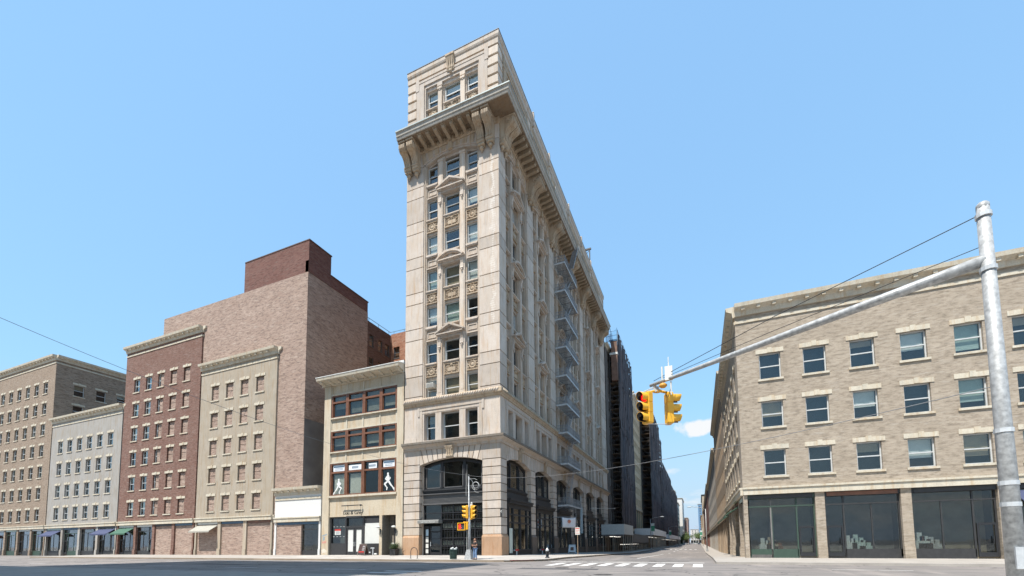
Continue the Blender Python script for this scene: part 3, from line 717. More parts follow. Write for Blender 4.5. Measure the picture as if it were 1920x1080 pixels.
def jamb(s):
    def f(m): a, b = sorted((s*AB, s*(AB-.14))); m.box(a, b, .52, .9, 0, ZS)
    return f
ZT = 6.98
def archframe(m):
    a = AB-.14; ap = arcpts(a, ZS-.12, RISE, 14); ip = arcpts(a-.16, ZS-.30, RISE-.02, 14)
    m.py(ap + ip[::-1], .66, .84); m.box(-a, -a+.16, .66, .84, ZT, ZS-.1); m.box(a-.16, a, .66, .84, ZT, ZS-.1); m.box(-a, a, .62, .84, ZT-.02, ZT+.16)
    for s in (-1, 1): m.box(s*1.27-.14, s*1.27+.14, .60, .84, ZT+.1, ZS+.28); m.box(s*1.27-.05, s*1.27+.05, .56, .62, ZT+.1, ZS-.2)
def archpane(j):
    def f(m):
        a = AB-.3; x0, x1 = ((-a, -1.41), (-1.13, 1.13), (1.41, a))[j]
        R = (a*a+RISE*RISE)/(2*RISE); ap = [(x, z) for x, z in arcpts(a, ZS-.28, RISE, 8, x0, x1)]
        m.py([(x0, ZT+.14)] + ap + [(x1, ZT+.14)], .74, .755)
    return f
def lining(m):                                            # slim sash inside each light
    for x0, x1 in ((-3.15, -1.45), (-1.1, 1.1), (1.45, 3.15)):
        m.box(x0, x0+.09, .69, .74, ZT+.16, ZS-.15); m.box(x1-.09, x1, .69, .74, ZT+.16, ZS-.15); m.box(x0, x1, .69, .74, ZT+.16, ZT+.26)
def fascia(m):
    a = AB-.14
    m.box(-a, a, .40, .8, 6.72, 6.98); m.box(-a-.02, a+.02, .32, .8, 6.86, 6.94); m.box(-a, a, .5, .8, 6.5, 6.72)
for bi, b in enumerate(BAYS):
    for i in range(13):
        if i != 6: bp('voussoir', ('vs', i), vous(i), LIME if bi else LIME3, b)
    bp('arch_backing', 'archb', archback, GROOVE, b); bp('keystone', 'keyst', keyst, LIME2, b, smooth=False); [bp('jamb', ('jamb', s), jamb(s), LIME3, b) for s in (-1, 1)]
    aw = bp('arched_window', 'archf', archframe, IRON, b)
    for j in range(3): part('pane', ('ap', j), archpane(j), GLSD, aw)
    part('sash', 'lining', lining, SHUT if bi == 0 else IRON2, aw)
    bp('fascia', 'fascia', fascia, IRON2, b)
fb = BAYS[0]
def shutterbox(m):
    m.box(-3.36, 3.36, .55, .8, 5.5, 6.5)
    for i in range(7): m.box(-3.36, 3.36, .50, .56, 5.56+i*.13, 5.62+i*.13)
    m.box(-3.4, 3.4, .36, .8, 5.36, 5.50); m.box(-3.4, 3.4, .30, .8, 6.44, 6.52)
bp('shutter_box', None, shutterbox, SHUT, fb)
# front shop screen: framed panels of small lights
def screenframe(m):
    for x in (-3.3, -1.30, .02, 1.24, 2.4, 3.3): m.box(x-.05, x+.05, .60, .78, -.1, 5.4)
    for z in (4.46, 3.62, 2.72, 1.80, .96): m.box(-3.3 if z > 3.3 else -1.3, 3.3, .58, .78, z-.05, z+.05)
    m.box(-3.3, 3.3, .58, .78, 3.55, 3.75); m.box(-1.3, 3.3, .56, .8, -.3, .12)
bp('shop_screen', None, screenframe, IRON, fb)
def lattice(x0, x1, z0, z1, n):
    def f(m):
        for i in range(1, n): x = x0+(x1-x0)*i/n; m.box(x-.022, x+.022, .63, .67, z0, z1)
        m.box(x0, x1, .63, .67, z0+(z1-z0)*.72, z0+(z1-z0)*.72+.035)
    return f
ROWS = [(4.5, 5.36, 1), (3.75, 4.42, 0), (2.76, 3.55, 1), (1.84, 2.68, 0), (1.0, 1.76, 1), (.12, .92, 0)]
COLS = [(-1.25, -.03), (.07, 1.19), (1.29, 2.35), (2.45, 3.25)]
for z0, z1, lite in ROWS:
    for x0, x1 in COLS:
        g_ = bp('glazed_panel', None, lambda m: m.box(x0, x1, .69, .705, z0, z1), GLSD, fb)
        part('muntins', None, lattice(x0, x1, z0, z1, 4), IRON, g_)
        part('backing', None, lambda m: m.box(x0, x1, .80, .82, z0+(.1 if lite else 0), z1-(.24 if lite else 0)), FROST if lite else plain('dusty_dark', (.055, .048, .04), .8, var=.5), g_)
for z0, z1 in ((4.5, 5.36), (3.75, 4.42)): bp('glazed_panel', None, lambda m: m.box(-3.25, -1.35, .69, .705, z0, z1), GLSD, fb)
# entrance with its number canopy
dr = bp('door', None, lambda m: (m.box(-3.2, -2.72, .62, .74, 0, 3.1), m.box(-2.62, -2.52, .62, .76, 0, 3.1), m.box(-1.46, -1.36, .62, .76, 0, 3.1), m.box(-2.6, -1.4, .62, .76, 2.4, 2.55), m.box(-2.6, -1.4, .64, .74, 0, .3), m.box(-2.6, -1.4, .62, .74, 1.0, 1.08), m.box(-2.6, -1.4, .62, .74, 1.7, 1.76)), IRON, fb)
part('pane', None, lambda m: m.box(-2.55, -1.42, .68, .69, .3, 3.05), GLSD, dr)
part('handle', None, lambda m: m.cyl((-2.5, .55, .95), (-2.5, .55, 1.4), .03, .03, 6), GALV, dr)
for i, (z0, z1) in enumerate(((2.05, 2.75), (1.35, 1.95), (.75, 1.2), (.2, .62))):
    part('notice', None, lambda m: m.box(-3.1, -2.8, .605, .618, z0, z1), PAPER if i else plain('blue_notice', (.45, .60, .70), .6), dr)
an = thing('entrance_canopy', 'small dark canopy with white lettering over the left-hand street door', 'canopy', (-5.815-2.36*1.08, .3, 3.2))
part('roof', None, lambda m: (m.box(-1.3, 1.3, -.55, .3, .16, .42), m.prism([(-1.3, -.55), (1.3, -.55), (1.3, .3), (-1.3, .3)], lambda x, y: (x, y, .42), lambda x, y: (x, y+.12, .52))), plain('canopy_grey', (.20, .195, .18), .6), an)
link('lettering', text_mesh('lettering', '140 Fifth Avenue', .26, PAPER), an, (0, -.57, .28))
part('bracket', None, lambda m: (m.cyl((-1.2, .3, .9), (-1.2, -.4, .45), .02, .02, 5), m.cyl((1.2, .3, .9), (1.2, -.4, .45), .02, .02, 5)), IRON, an)
# side shopfronts: black show windows that stand out from the wall
def bayshop_frame(m):
    m.box(-3.3, 3.3, .0, .8, -.9, .42)                                   # bulkhead
    m.box(-3.36, 3.36, -.28, .8, 5.35, 5.72); m.box(-3.4, 3.4, -.36, .8, 5.62, 5.80); m.box(-3.3, 3.3, -.05, .8, 4.85, 5.35); m.box(-3.3, 3.3, .3, .8, 5.8, 6.5)
    for x in (-3.22, -2.0, 0, 2.0, 3.22): m.box(x-.09, x+.09, -.08, .2, .4, 4.9)
    for z in (3.35, 4.2): m.box(-3.2, 3.2, -.06, .2, z-.07, z+.07)
    m.box(-3.3, 3.3, -.12, .3, .40, .52)
for bi, b in enumerate(BAYS[1:]):
    zoff = slope(b[0][1])
    sf = bp('shopfront', 'bayshop', bayshop_frame, IRON, b)
    for j, (x0, x1) in enumerate(((-3.13, -2.09), (-1.91, -.09), (.09, 1.91), (2.09, 3.13))):
        for z0, z1 in ((.52, 3.28), (3.42, 4.13), (4.27, 4.85)):
            part('pane', ('sp', j, z0), lambda m: m.box(x0, x1, .05, .065, z0, z1), GLSD, sf)
    part('display_back', 'dispb', lambda m: (m.box(-3.2, 3.2, 1.5, 1.6, .4, 4.9), m.box(-3.2, 3.2, .1, 1.6, .2, .4)), plain('shop_wall%d' % bi, rnd.choice([(.20, .19, .17), (.30, .27, .22), (.15, .14, .13), (.24, .2, .15)]), .9, var=.4, sc=1.2), sf)
    for q in range(3):
        x_ = rnd.uniform(-2.6, 2.6); h_ = rnd.uniform(.5, 1.6)
        part('display', None, lambda m: m.box(x_-.3, x_+.3, .6, 1.1, .4, .4+h_), plain('display%d%d' % (bi, q), rnd.choice([(.5, .5, .47), (.35, .33, .3), (.12, .11, .1), (.55, .52, .42)]), .7), sf)

# ---- attic storey
def atticwall(m):
    m.box(-4.3, 4.3, .25, .9, 46.9, 49.35)
    for a, b in ((-3.75, -3.05), (-1.72, -.98), (.98, 1.72), (3.05, 3.75)): m.box(a, b, .30, .9, 49.3, 54.95)
    m.box(-3.8, 3.8, .25, .9, 53.2, 54.95); m.box(-3.1, 3.1, .40, .9, 49.3, 50.95)
def atticframe(m):
    for s in (-1, 1):
        a, b = sorted((s*3.28, s*4.22)); m.box(a, b, -.03, .5, 46.95, 53.9); a, b = sorted((s*3.9, s*4.32)); m.box(a, b, -.07, .4, 53.5, 54.95)
        a, b = sorted((s*3.12, s*3.28)); m.box(a, b, .08, .5, 46.95, 53.55)
    m.box(-3.9, 3.9, -.07, .4, 54.35, 54.62); m.box(-4.22, 4.22, -.03, .5, 53.9, 54.35); m.box(-3.3, 3.3, .08, .5, 53.55, 53.9)
def atticpil(m):
    m.box(-.24, .24, .06, .31, 46.95, 53.5); m.box(-.30, .30, .0, .31, 53.1, 53.55); m.box(-.27, .27, -.04, .1, 52.7, 52.95); m.ball((0, .05, 52.62), (.12, .08, .1), 6, 4)
def attickey(m):
    m.px([(.3, 55.95), (-.34, 55.95), (-.38, 55.7), (-.28, 55.4), (-.16, 54.9), (-.2, 54.5), (-.12, 54.2), (.3, 54.2)], -.46, .46); m.box(-.54, .54, -.42, .3, 55.75, 55.98)
    for x in (-.27, 0, .27): m.cyl((x, -.32, 55.5), (x, -.18, 54.4), .08, .07, 6)
    m.ball((0, -.16, 54.05), (.2, .16, .22), 8, 5)
for bi, b in enumerate(BAYS):
    loc, rz, sx = b; sx_ = sx if bi == 0 else .86
    bb = (loc, rz, sx_)
    bp('attic_wall', 'attw', atticwall, LIME, bb); bp('attic_frame', 'attf', atticframe, LIME2 if bi else LIME, bb)
    part('keystone', 'attk', attickey, LIME2, MAIN, loc, rz) if bi == 0 else None
    for ci, (u, w_) in enumerate(((-2.38, .64), (0, .94), (2.38, .64))):
        at_ = lambda u: (loc[0]+u*sx_, 0, 0) if bi == 0 else (0, loc[1]+u*sx_, 0)
        l = at_(u); window(MAIN, (l[0], l[1], 50.95), rz, w_, 2.25, sx_, None, BLIND if bi == 0 else None, .9)
        part('spandrel_panel', ('sp', ci == 1), panel_c if ci == 1 else panel_s, LIME2, MAIN, (l[0], l[1], 49.62), rz, (sx_*1.05, 1, 1)); part('sill', ('sill', w_), sill(w_), LIME3, MAIN, (l[0], l[1], 50.98), rz, (sx_, 1, 1))
    for s in (-1, 1): part('mullion_pilaster', 'apil', atticpil, LIME3, MAIN, at_(s*1.36), rz, (sx_, 1, 1))
# small upright knobs and a roof tank frame on the long parapet
for y in (10.6, 17.2, 27.5, 36.0, 43.5): part('finial', 'fin', lambda m: (m.box(-.16, .16, -.16, .16, 54.9, 56.6), m.ball((0, 0, 56.75), .18, 8, 5)), LIME3, MAIN, (.12, y, 0))
# ------------------------------------------------------------------ fire escape on the third bay
FEM = plain('fire_escape_paint', (.27, .285, .30), .55, .1, var=.3)
FE = thing('fire_escape', 'grey steel fire escape with nine balconies zigzagging down the long side facade', 'fire escape', (0, 19.1, 0))
FL, FD = 7.0, 1.62                                        # along the wall, out from it
def platform(m):
    for i in range(9): x = .12+i*.165; m.box(x, x+.10, 0, FL, -.03, .0)
    for y in (0, 1.75, 3.5, 5.25, FL-.06): m.box(.05, FD, y, y+.06, -.12, -.03)
def edge(m): m.box(.05, FD, -.04, .02, -.14, .07); m.box(FD-.05, FD+.01, .02, FL, -.14, .07)
def rail(m):
    H = 1.05
    for z in (.12, .58, H): m.box(FD-.04, FD, 0, FL, z, z+.045); m.box(.05, FD, 0, .04, z, z+.045); m.box(.05, FD, FL-.04, FL, z, z+.045)
    for i in range(28): y = .1+i*.248; m.box(FD-.04, FD-.005, y, y+.04, .12, H)
    for i in range(9): x = .1+i*.18; m.box(x, x+.04, .005, .03, .12, H); m.box(x, x+.04, FL-.03, FL-.005, .12, H)
def brackets(m):
    for y in (.1, 3.4, FL-.1): m.cyl((-.2, y, -.6), (FD*.6, y, -.1), .025, .025, 5)
def stair(dz):
    def f(m):
        y0, y1 = 1.0, 4.9
        for x in (.62, 1.22): m.prism([(y0, 0), (y0+.16, 0), (y1+.16, dz), (y1, dz)], lambda a, b: (x, a, b), lambda a, b: (x+.03, a, b))
        n_ = int(dz/.24)
        for i in range(1, n_): t = i/n_; y = y0+(y1-y0)*t; m.box(.64, 1.23, y-.02, y+.17, dz*t-.015, dz*t+.015)
        for x in (.62, 1.24):
            m.cyl((x, y0+.1, .9), (x, y1+.1, dz+.9), .02, .02, 5)
            for t in (.05, .35, .65, .95): y = y0+(y1-y0)*t; m.cyl((x, y+.1, dz*t), (x, y+.1, dz*t+.9), .014, .014, 4)
    return f
FZ = [6.35, 12.15, 16.55, 20.55, 24.72, 28.88, 33.04, 37.2, 41.36]
for i, z in enumerate(FZ):
    p_ = part('balcony', 'fplat', platform, FEM, FE, (0, 0, z)); part('railing', 'frail', rail, FEM, p_); part('bracket', 'fbr', brackets, FEM, p_); part('edge_beam', 'fedge', edge, GALV, p_)
    if i < 8: part('stair', ('st', round(FZ[i+1]-z, 2)), stair(FZ[i+1]-z), FEM, FE, (0, 0, z))
def roofstair(m):                                         # through the cornice to the roof
    m.add([], [])
    for x in (1.55, 2.3): m.prism([(2.0, 0), (2.16, 0), (5.6, 5.6), (5.44, 5.6)], lambda a, b: (x, a, b), lambda a, b: (x+.04, a, b))
    for i in range(1, 23): t = i/23; y = 2+3.44*t; m.box(1.56, 2.33, y-.02, y+.17, 5.6*t-.015, 5.6*t+.015)
part('roof_stair', None, roofstair, FEM, FE, (0, 0, 41.36))
def cage(m):
    for z in (0, .9, 2.2, 3.5, 4.9): m.box(.8, .86, -3.2, 1.8, z, z+.07)
    for i in range(11): m.box(.8, .85, -3.2+i*.5, -3.15+i*.5, 0, 4.9)
    for i in range(8): m.box(.1, .8, -3.2+i*.66, -3.12+i*.66, 2.2, 2.24)
    m.box(.1, .85, -3.2, 1.8, -.08, 0)
part('ladder_cage', None, cage, plain('white_steel', (.62, .62, .6), .5), FE, (0, 2.0, 47.2))
def dropladder(m):
    for x in (.95, 1.35): m.cyl((x, 5.2, 2.7), (x, 4.5, 6.4), .03, .03, 6)
    for i in range(13): t = i/13; m.cyl((.95, 5.2-.7*t, 2.7+3.7*t), (1.35, 5.2-.7*t, 2.7+3.7*t), .018, .018, 5)
part('drop_ladder', None, dropladder, GALV, FE)
part('counterweight_guide', None, lambda m: (m.box(1.4, 1.75, 7.0, 7.14, 2.6, 6.6), m.box(1.5, 1.6, 6.95, 7.05, 2.6, 8.2)), plain('pale_blue_steel', (.42, .50, .54), .5), FE)
# lamp / tank frame that shows over the long parapet
tf = thing('roof_frame', 'dark steel frame standing on the roof behind the long parapet', 'frame', (0.0, 43.5, 56.3))
part('post', None, lambda m: (m.box(-.1, .1, -.1, .1, -1, 3.1)), IRON2, tf); part('post', None, lambda m: (m.box(-1.6, -1.4, -.1, .1, -1, 3.1)), IRON2, tf)
part('beam', None, lambda m: (m.box(-1.8, .3, -.15, .15, 2.9, 3.2)), IRON2, tf); part('brace', None, lambda m: m.cyl((-1.5, 0, 1.4), (0, 0, 2.8), .05, .05, 5), IRON2, tf)
# ------------------------------------------------------------------ low buff shop building on the left
LX0, LX1 = -23.45, -11.78
LG = thing('low_shop_building', 'low buff stucco shop building with brown wood windows beside the tall corner building', 'building', (0, 0, 0))
def lgwall(m):
    m.box(LX0, -22.42, 0, .6, -1, 20.3); m.box(-12.68, LX1, 0, .6, -1, 20.3)                 # end piers
    for z0, z1 in ((4.45, 6.72), (10.82, 12.05), (14.72, 16.2), (19.1, 20.6)): m.box(-22.42, -12.68, .14, .6, z0, z1)
    m.box(-14.96, -14.55, .05, .6, -1, 4.45); m.box(LX0, LX1, 3.5, 14, -1, 20.2); m.box(LX0, LX1, .6, 14, 20.2, 20.5)
    m.box(LX0, LX0+.4, .6, 3.5, -1, 20.2); m.box(LX1-.4, LX1, .6, 3.5, -1, 20.2)
part('wall', None, lgwall, STUCCO, LG)
def lgtrim(z0, z1, top=True):
    def f(m):
        m.box(-22.42, -12.68, .06, .16, z0, z0+.16); m.box(-22.42, -12.68, -.10, .3, z1-.14, z1)
        for x in (-22.40, -20.02, -17.56, -15.10, -12.82): m.box(x-.08, x+.08, .07, .15, z0+.16, z1-.14)
    return f
for z0, z1 in ((10.82, 12.2), (14.72, 16.34)): part('spandrel_trim', None, lgtrim(z0, z1), STUCCO2, LG)
def frz(m):
    m.box(-22.42, -12.68, .04, .16, 19.1, 19.28)
    for x in (-22.40, -20.02, -17.56, -15.10, -12.82): m.box(x-.08, x+.08, .07, .15, 19.28, 20.3)
part('frieze_trim', None, frz, STUCCO2, LG)
part('sill', None, lambda m: m.box(-22.5, -12.6, -.12, .3, 6.72, 6.95), STUCCO2, LG)
def cornice(m):
    m.px([(-.02, 20.35), (-.12, 20.35), (-.12, 20.55), (-.95, 20.75), (-1.05, 20.8), (-1.12, 21.15), (-.2, 21.35), (.4, 21.3), (.4, 20.35)], LX0-.35, LX1+.02)
part('cornice', None, cornice, STUCCO2, LG)
part('flashing', None, lambda m: m.px([(-1.15, 21.12), (-1.15, 21.2), (-.2, 21.42), (.5, 21.4), (.5, 21.33), (-.2, 21.34)], LX0-.38, LX1+.04), plain('white_flashing', (.66, .66, .63), .6), LG)
part('parapet_end', None, lambda m: m.box(LX1-.8, LX1+.03, -.1, .8, 21.3, 21.75), plain('white_end', (.6, .6, .57), .6), LG)
for i in range(10): part('rafter_end', 'raf', lambda m: m.px([(-.05, 20.72), (-.85, 20.80), (-.9, 20.66), (-.8, 20.55), (-.3, 20.42), (-.05, 20.36)], -.14, .14), STUCCO2, LG, (LX0+.2+i*1.24, 0, 0))
WX = [-22.36, -19.94, -17.44, -14.98, -12.74]
def lgframe(x0, x1, z0, z1, zt):
    def f(m):
        m.box(x0, x0+.20, .06, .34, z0, z1); m.box(x1-.20, x1, .06, .34, z0, z1); m.box(x0+.2, x1-.2, .10, .34, z1-.14, z1); m.box(x0+.2, x1-.2, .12, .34, z0, z0+.16)
        m.box(x0+.2, x1-.2, .04, .34, zt-.10, zt+.10)
        m.box(x0+.2, x0+.28, .18, .3, z0+.16, zt-.1); m.box(x1-.28, x1-.2, .18, .3, z0+.16, zt-.1)
    return f
CURT = plain('white_curtain', (.82, .83, .79), .9, var=.1)
SIGNW = plain('sign_white', (.72, .75, .77), .6, var=.04); SIGNB = plain('sign_blue', (.07, .13, .20), .6)
GLSU = glass('loft_glass', (.80, .81, .78), .03)
DROOM = plain('dark_loft', (.05, .052, .055), .9, var=.5, sc=.6)
part('loft_interior', None, lambda m: (m.box(-22.4, -12.7, 2.2, 2.4, 4.5, 20), m.box(-22.4, -12.7, .62, 2.3, 10.7, 10.9), m.box(-22.4, -12.7, .62, 2.3, 14.6, 14.8), m.box(-22.4, -12.7, .62, 2.3, 6.4, 6.7), m.box(-22.4, -12.7, .62, 2.3, 4.45, 4.6)), DROOM, LG)
rl = random.Random(3)
for fl, (z0, z1, zt) in enumerate(((6.95, 10.82, 9.72), (12.2, 14.72, 14.02), (16.34, 19.1, 18.22))):
    for i in range(4):
        x0, x1 = WX[i], WX[i+1]-.02
        f_ = part('window', None, lgframe(x0, x1, z0, z1, zt), WOOD, LG)
        part('lower_pane', None, lambda m: m.box(x0+.27, x1-.27, .235, .25, z0+.15, zt-.1), GLSU, f_)
        part('transom_pane', None, lambda m: m.box(x0+.19, x1-.19, .235, .25, zt+.1, z1-.13), GLSU, f_)
        if fl:
            part('blind', None, lambda m: m.box(x0+.25, x1-.25, .45, .47, z0+rl.uniform(.2, 1.2), z1), plain('loft_blind%d%d' % (fl, i), rl.choice([(.34, .35, .32), (.24, .25, .23), (.42, .43, .39)]), .9, var=.3, sc=1.5), f_)
        elif i < 2:
            def cur(m):
                n_ = 16; a, b = x0+.45, x1-.35; v = []
                for q in range(n_+1): x = a+(b-a)*q/n_; y = .34+.07*(q % 2); v += [(x, y, z0+.2), (x, y, zt-.25)]
                m.add(v, [(2*q, 2*q+2, 2*q+3, 2*q+1) for q in range(n_)])
            part('curtain', None, cur, CURT, f_)
        if fl == 0 and i in (0, 3):
            part('poster', None, lambda m: m.box(x0+.34, x1-.30, .20, .225, zt+.16, z1-.2), SIGNW, f_)
            part('poster_heading', None, lambda m: m.box(x0+.40, x1-.36, .19, .2, z1-.5, z1-.34), SIGNB, f_)
            for q in range(2): part('poster_line', None, lambda m: m.box(x0+.62, x1-.6, .19, .2, zt+.3+q*.16, zt+.34+q*.16), SIGNB, f_)
        if fl == 0 and i in (1, 2):
            part('poster', None, lambda m: m.box(x0+.3 if i == 1 else x0+.75, x1-.25 if i == 1 else x1-.55, .20, .225, zt+.16, zt+.75), SIGNW, f_)
            part('poster_line', None, lambda m: [m.box(x0+.8+q*.16, x0+.9+q*.16, .19, .2, zt+.34, zt+.6) for q in range(6)], SIGNB, f_)
# running-figure decals on two first-floor windows
DEC = plain('white_decal', (.72, .72, .70), .5, var=.02)
def runner(m):
    P = lambda pts: m.py(pts, -.008, .008)
    m.py([(.0+.13*cos(t), 2.02+.15*sin(t)) for t in [2*pi*i/12 for i in range(12)]], -.008, .008)
    P([(-.10, 1.86), (.12, 1.88), (.24, 1.62), (.16, 1.2), (-.12, 1.14), (-.2, 1.5)])                       # trunk
    P([(-.18, 1.78), (-.10, 1.66), (-.26, 1.46), (-.12, 1.28), (-.18, 1.2), (-.42, 1.44)])                  # left arm
    P([(.18, 1.74), (.40, 1.5), (.22, 1.26), (.15, 1.32), (.28, 1.5), (.12, 1.64)])                         # right arm
    P([(-.12, 1.2), (.08, 1.1), (-.18, .92), (-.34, .86), (-.14, .52), (-.02, .44), (-.10, .14), (-.24, .14), (-.18, .42), (-.56, .82), (-.5, .98)])   # lifted leg
    P([(.16, 1.22), (-.02, 1.1), (.30, .72), (.62, .42), (.82, .12), (.92, .0), (1.0, .08), (.92, .36), (.78, .42), (.42, .86), (.26, 1.16)])          # pushing leg
for x, sx_, z, s_ in ((-13.98, 1.0, 7.12, .98), (-21.15, -.95, 7.05, .9)):
    o = part('runner_decal', None, runner, DEC, LG, (x, .215, z), 0, (sx_*s_, 1, s_))
# shopfront
def shopfr(m):
    m.box(-22.42, -14.96, .30, .5, 4.25, 4.45); m.box(-22.42, -22.2, .25, .5, 0, 4.3); m.box(-20.05, -19.85, .2, .5, 0, 4.3); m.box(-17.45, -17.25, .2, .5, 0, 4.3); m.box(-15.1, -14.96, .25, .5, 0, 4.3)
    m.box(-19.9, -17.4, .22, .5, 3.12, 3.32); m.box(-22.2, -20.05, .25, .6, -.3, 1.35); m.box(-17.25, -15.1, .25, .6, -.3, 1.30); m.box(-17.25, -15.1, .3, .45, 3.62, 4.3)
    m.box(-19.85, -17.45, .22, .5, -.3, .10)
sf = part('shopfront', None, shopfr, IRON2, LG)
part('pane', None, lambda m: m.box(-22.2, -20.05, .40, .415, 1.35, 4.25), GLSD, sf); part('pane', None, lambda m: m.box(-19.85, -17.45, .40, .415, 3.32, 4.25), GLSD, sf)
part('papered_pane', None, lambda m: m.box(-17.22, -15.12, .31, .325, 1.30, 3.62), PAPER, sf)
part('shop_back', None, lambda m: (m.box(-22.2, -20.9, 1.4, 1.5, 0, 4.3), m.box(-20.9, -15, 2.6, 2.7, 0, 4.3)), plain('shop_grey', (.30, .29, .25), .9, var=.2), sf)
for x0, x1 in ((-19.85, -18.66), (-18.62, -17.45)):
    d_ = part('door', None, lambda m: (m.box(x0, x0+.2, .26, .36, .1, 3.12), m.box(x1-.2, x1, .26, .36, .1, 3.12), m.box(x0+.2, x1-.2, .26, .36, .1, .38), m.box(x0+.2, x1-.2, .26, .36, 2.92, 3.12)), IRON2, LG)
    part('papered_pane', None, lambda m: m.box(x0+.2, x1-.2, .30, .315, .38, 2.92), PAPER, d_)
    hx = x1-.1 if x0 < -19 else x0+.1
    part('handle', None, lambda m: m.cyl((hx, .2, 1.0), (hx, .2, 1.5), .025, .025, 6), GALV, d_)
part('notice', None, lambda m: m.box(-21.75, -20.85, .37, .38, 2.35, 2.82), PAPER, sf); part('notice_heading', None, lambda m: m.box(-21.75, -20.85, .365, .372, 2.82, 3.02), RED, sf)
part('notice_print', None, lambda m: [m.box(-21.6, -21.0, .362, .368, 2.45+.12*i, 2.49+.12*i) for i in range(3)], SIGNB, sf)
def dashes(m):
    for i in range(4): m.box(-22.0+.5*i, -21.75+.5*i, .37, .38, 3.28, 3.32); m.box(-22.0+.5*i, -21.75+.5*i, .37, .38, 2.12, 2.16)
part('tape_marks', None, dashes, PAPER, sf)
# name sign hung from a rod
sg = thing('hanging_shop_sign', 'dark hanging sign letters reading Lou & Grey on a rod over the shop doors', 'sign', (-18.7, -.16, 4.62))
part('rod', None, lambda m: (m.box(-1.6, .95, -.03, .03, 1.02, 1.12), m.box(1.1, 1.3, -.04, .04, .95, 1.15), m.cyl((.9, 0, 1.07), (1.15, 0, 1.07), .012, .012, 5)), IRON, sg)
part('hanger', None, lambda m: m.cyl((-1.05, 0, 0), (-1.05, 0, 1.05), .016, .016, 5), IRON, sg); part('hanger', None, lambda m: m.cyl((1.25, 0, 0), (1.25, 0, 1.05), .016, .016, 5), IRON, sg)
part('bracket', None, lambda m: m.box(-.92, -.88, 0, .3, 1.02, 1.12), IRON, sg); part('bracket', None, lambda m: m.box(1.18, 1.22, 0, .3, 1.02, 1.12), IRON, sg)
part('bar', None, lambda m: m.box(-.85, 1.42, -.03, .03, -.34, -.16), IRON2, sg)
link('lettering', text_mesh('lettering', 'Lou & Grey', .60, BLACK, .03), sg, (.15, -.02, .20))
# recessed entry at the right of the shop
en = part('entry', None, lambda m: (m.box(-14.55, -14.5, .0, 1.35, 0, 4.4), m.box(-13.55, -12.7, 1.3, 1.4, -.2, 4.4), m.box(-14.5, -13.55, 1.3, 1.4, -.2, 4.4)), plain('grey_entry', (.20, .175, .14), .8, var=.25), LG)
part('door_panel', None, lambda m: m.box(-13.72, -13.5, 1.1, 1.32, 0, 4.3), IRON, en)
part('door', None, lambda m: (m.box(-13.45, -12.72, 1.22, 1.3, 0, 2.5), m.box(-13.45, -12.72, 1.24, 1.3, 2.9, 4.3)), plain('brown_door', (.10, .075, .05), .6), en)
part('handle', None, lambda m: (m.ball((-13.35, 1.15, 1.15), .05, 6, 4), m.box(-14.2, -13.8, 1.22, 1.3, 1.2, 1.35)), PAPER, en)
for x in (-14.72, -12.62):
    q = thing('wall_lamp', 'small white globe wall lamp %s of the narrow entry' % ('left' if x < -14 else 'right'), 'lamp', (x, 0, 2.85), group='pair of lamps at the narrow entry')
    part('globe', 'gl', lambda m: m.ball((-.1, -.3, .25), (.28, .22, .13), 8, 5), PAPER, q, smooth=True); part('arm', 'ga', lambda m: (m.box(-.03, .03, -.3, 0, -.02, .06), m.cyl((.05, -.12, .05), (.05, -.12, -.5), .07, .05, 6)), IRON2, q)
# graffiti smudges at the foot of the left pier
part('graffiti', None, lambda m: (m.py([(-23.35, 2.3), (-22.6, 2.5), (-22.55, 2.35), (-23.35, 2.15)], -.006, 0), m.py([(-23.2, 2.1), (-22.9, 2.15), (-22.95, 1.75), (-23.25, 1.7)], -.006, 0)), plain('blue_grey_tag', (.25, .30, .34), .7), LG)
part('graffiti', None, lambda m: m.py([(-23.35, 1.55), (-22.65, 1.65), (-22.7, 1.4), (-23.3, 1.35)], -.006, 0), plain('faded_red_tag', (.50, .24, .19), .7), LG)
part('graffiti', None, lambda m: m.py([(-23.4, .6), (-23.0, .75), (-22.6, .5), (-22.6, .3), (-23.3, .2)], -.006, 0), plain('pale_tag', (.62, .55, .45), .7), LG)
# ---- things on the pavement in front of it
af = thing('sandwich_board', 'dark chalkboard sandwich board standing outside the papered shop doors', 'sandwich board', (-16.45, -.75, walk_z(-16.5, -.75)))
BRD = plain('brown_board', (.06, .025, .02), .6, var=.5)
for s in (-1, 1):
    b_ = part('board', ('afb', s), lambda m: m.add([(-.42, s*.02, 1.2), (.42, s*.02, 1.2), (.42, s*.36, .15), (-.42, s*.36, .15), (-.42, s*.05, 1.2), (.42, s*.05, 1.2), (.42, s*.39, .15), (-.42, s*.39, .15)], [(0, 1, 2, 3), (7, 6, 5, 4), (0, 4, 5, 1), (1, 5, 6, 2), (2, 6, 7, 3), (3, 7, 4, 0)]), BRD, af)
    part('frame', ('aff', s), lambda m: (m.cyl((-.46, s*.03, 1.26), (-.46, s*.42, 0), .035, .035, 6), m.cyl((.46, s*.03, 1.26), (.46, s*.42, 0), .035, .035, 6), m.cyl((-.46, s*.03, 1.24), (.46, s*.03, 1.24), .035, .035, 6)), plain('board_frame', (.20, .17, .14), .6), b_)
part('print', None, lambda m: (m.add([(-.38, -.34, .34), (.38, -.34, .34), (.38, -.305, .46), (-.38, -.305, .46)], [(0, 1, 2, 3)])), RED, af)
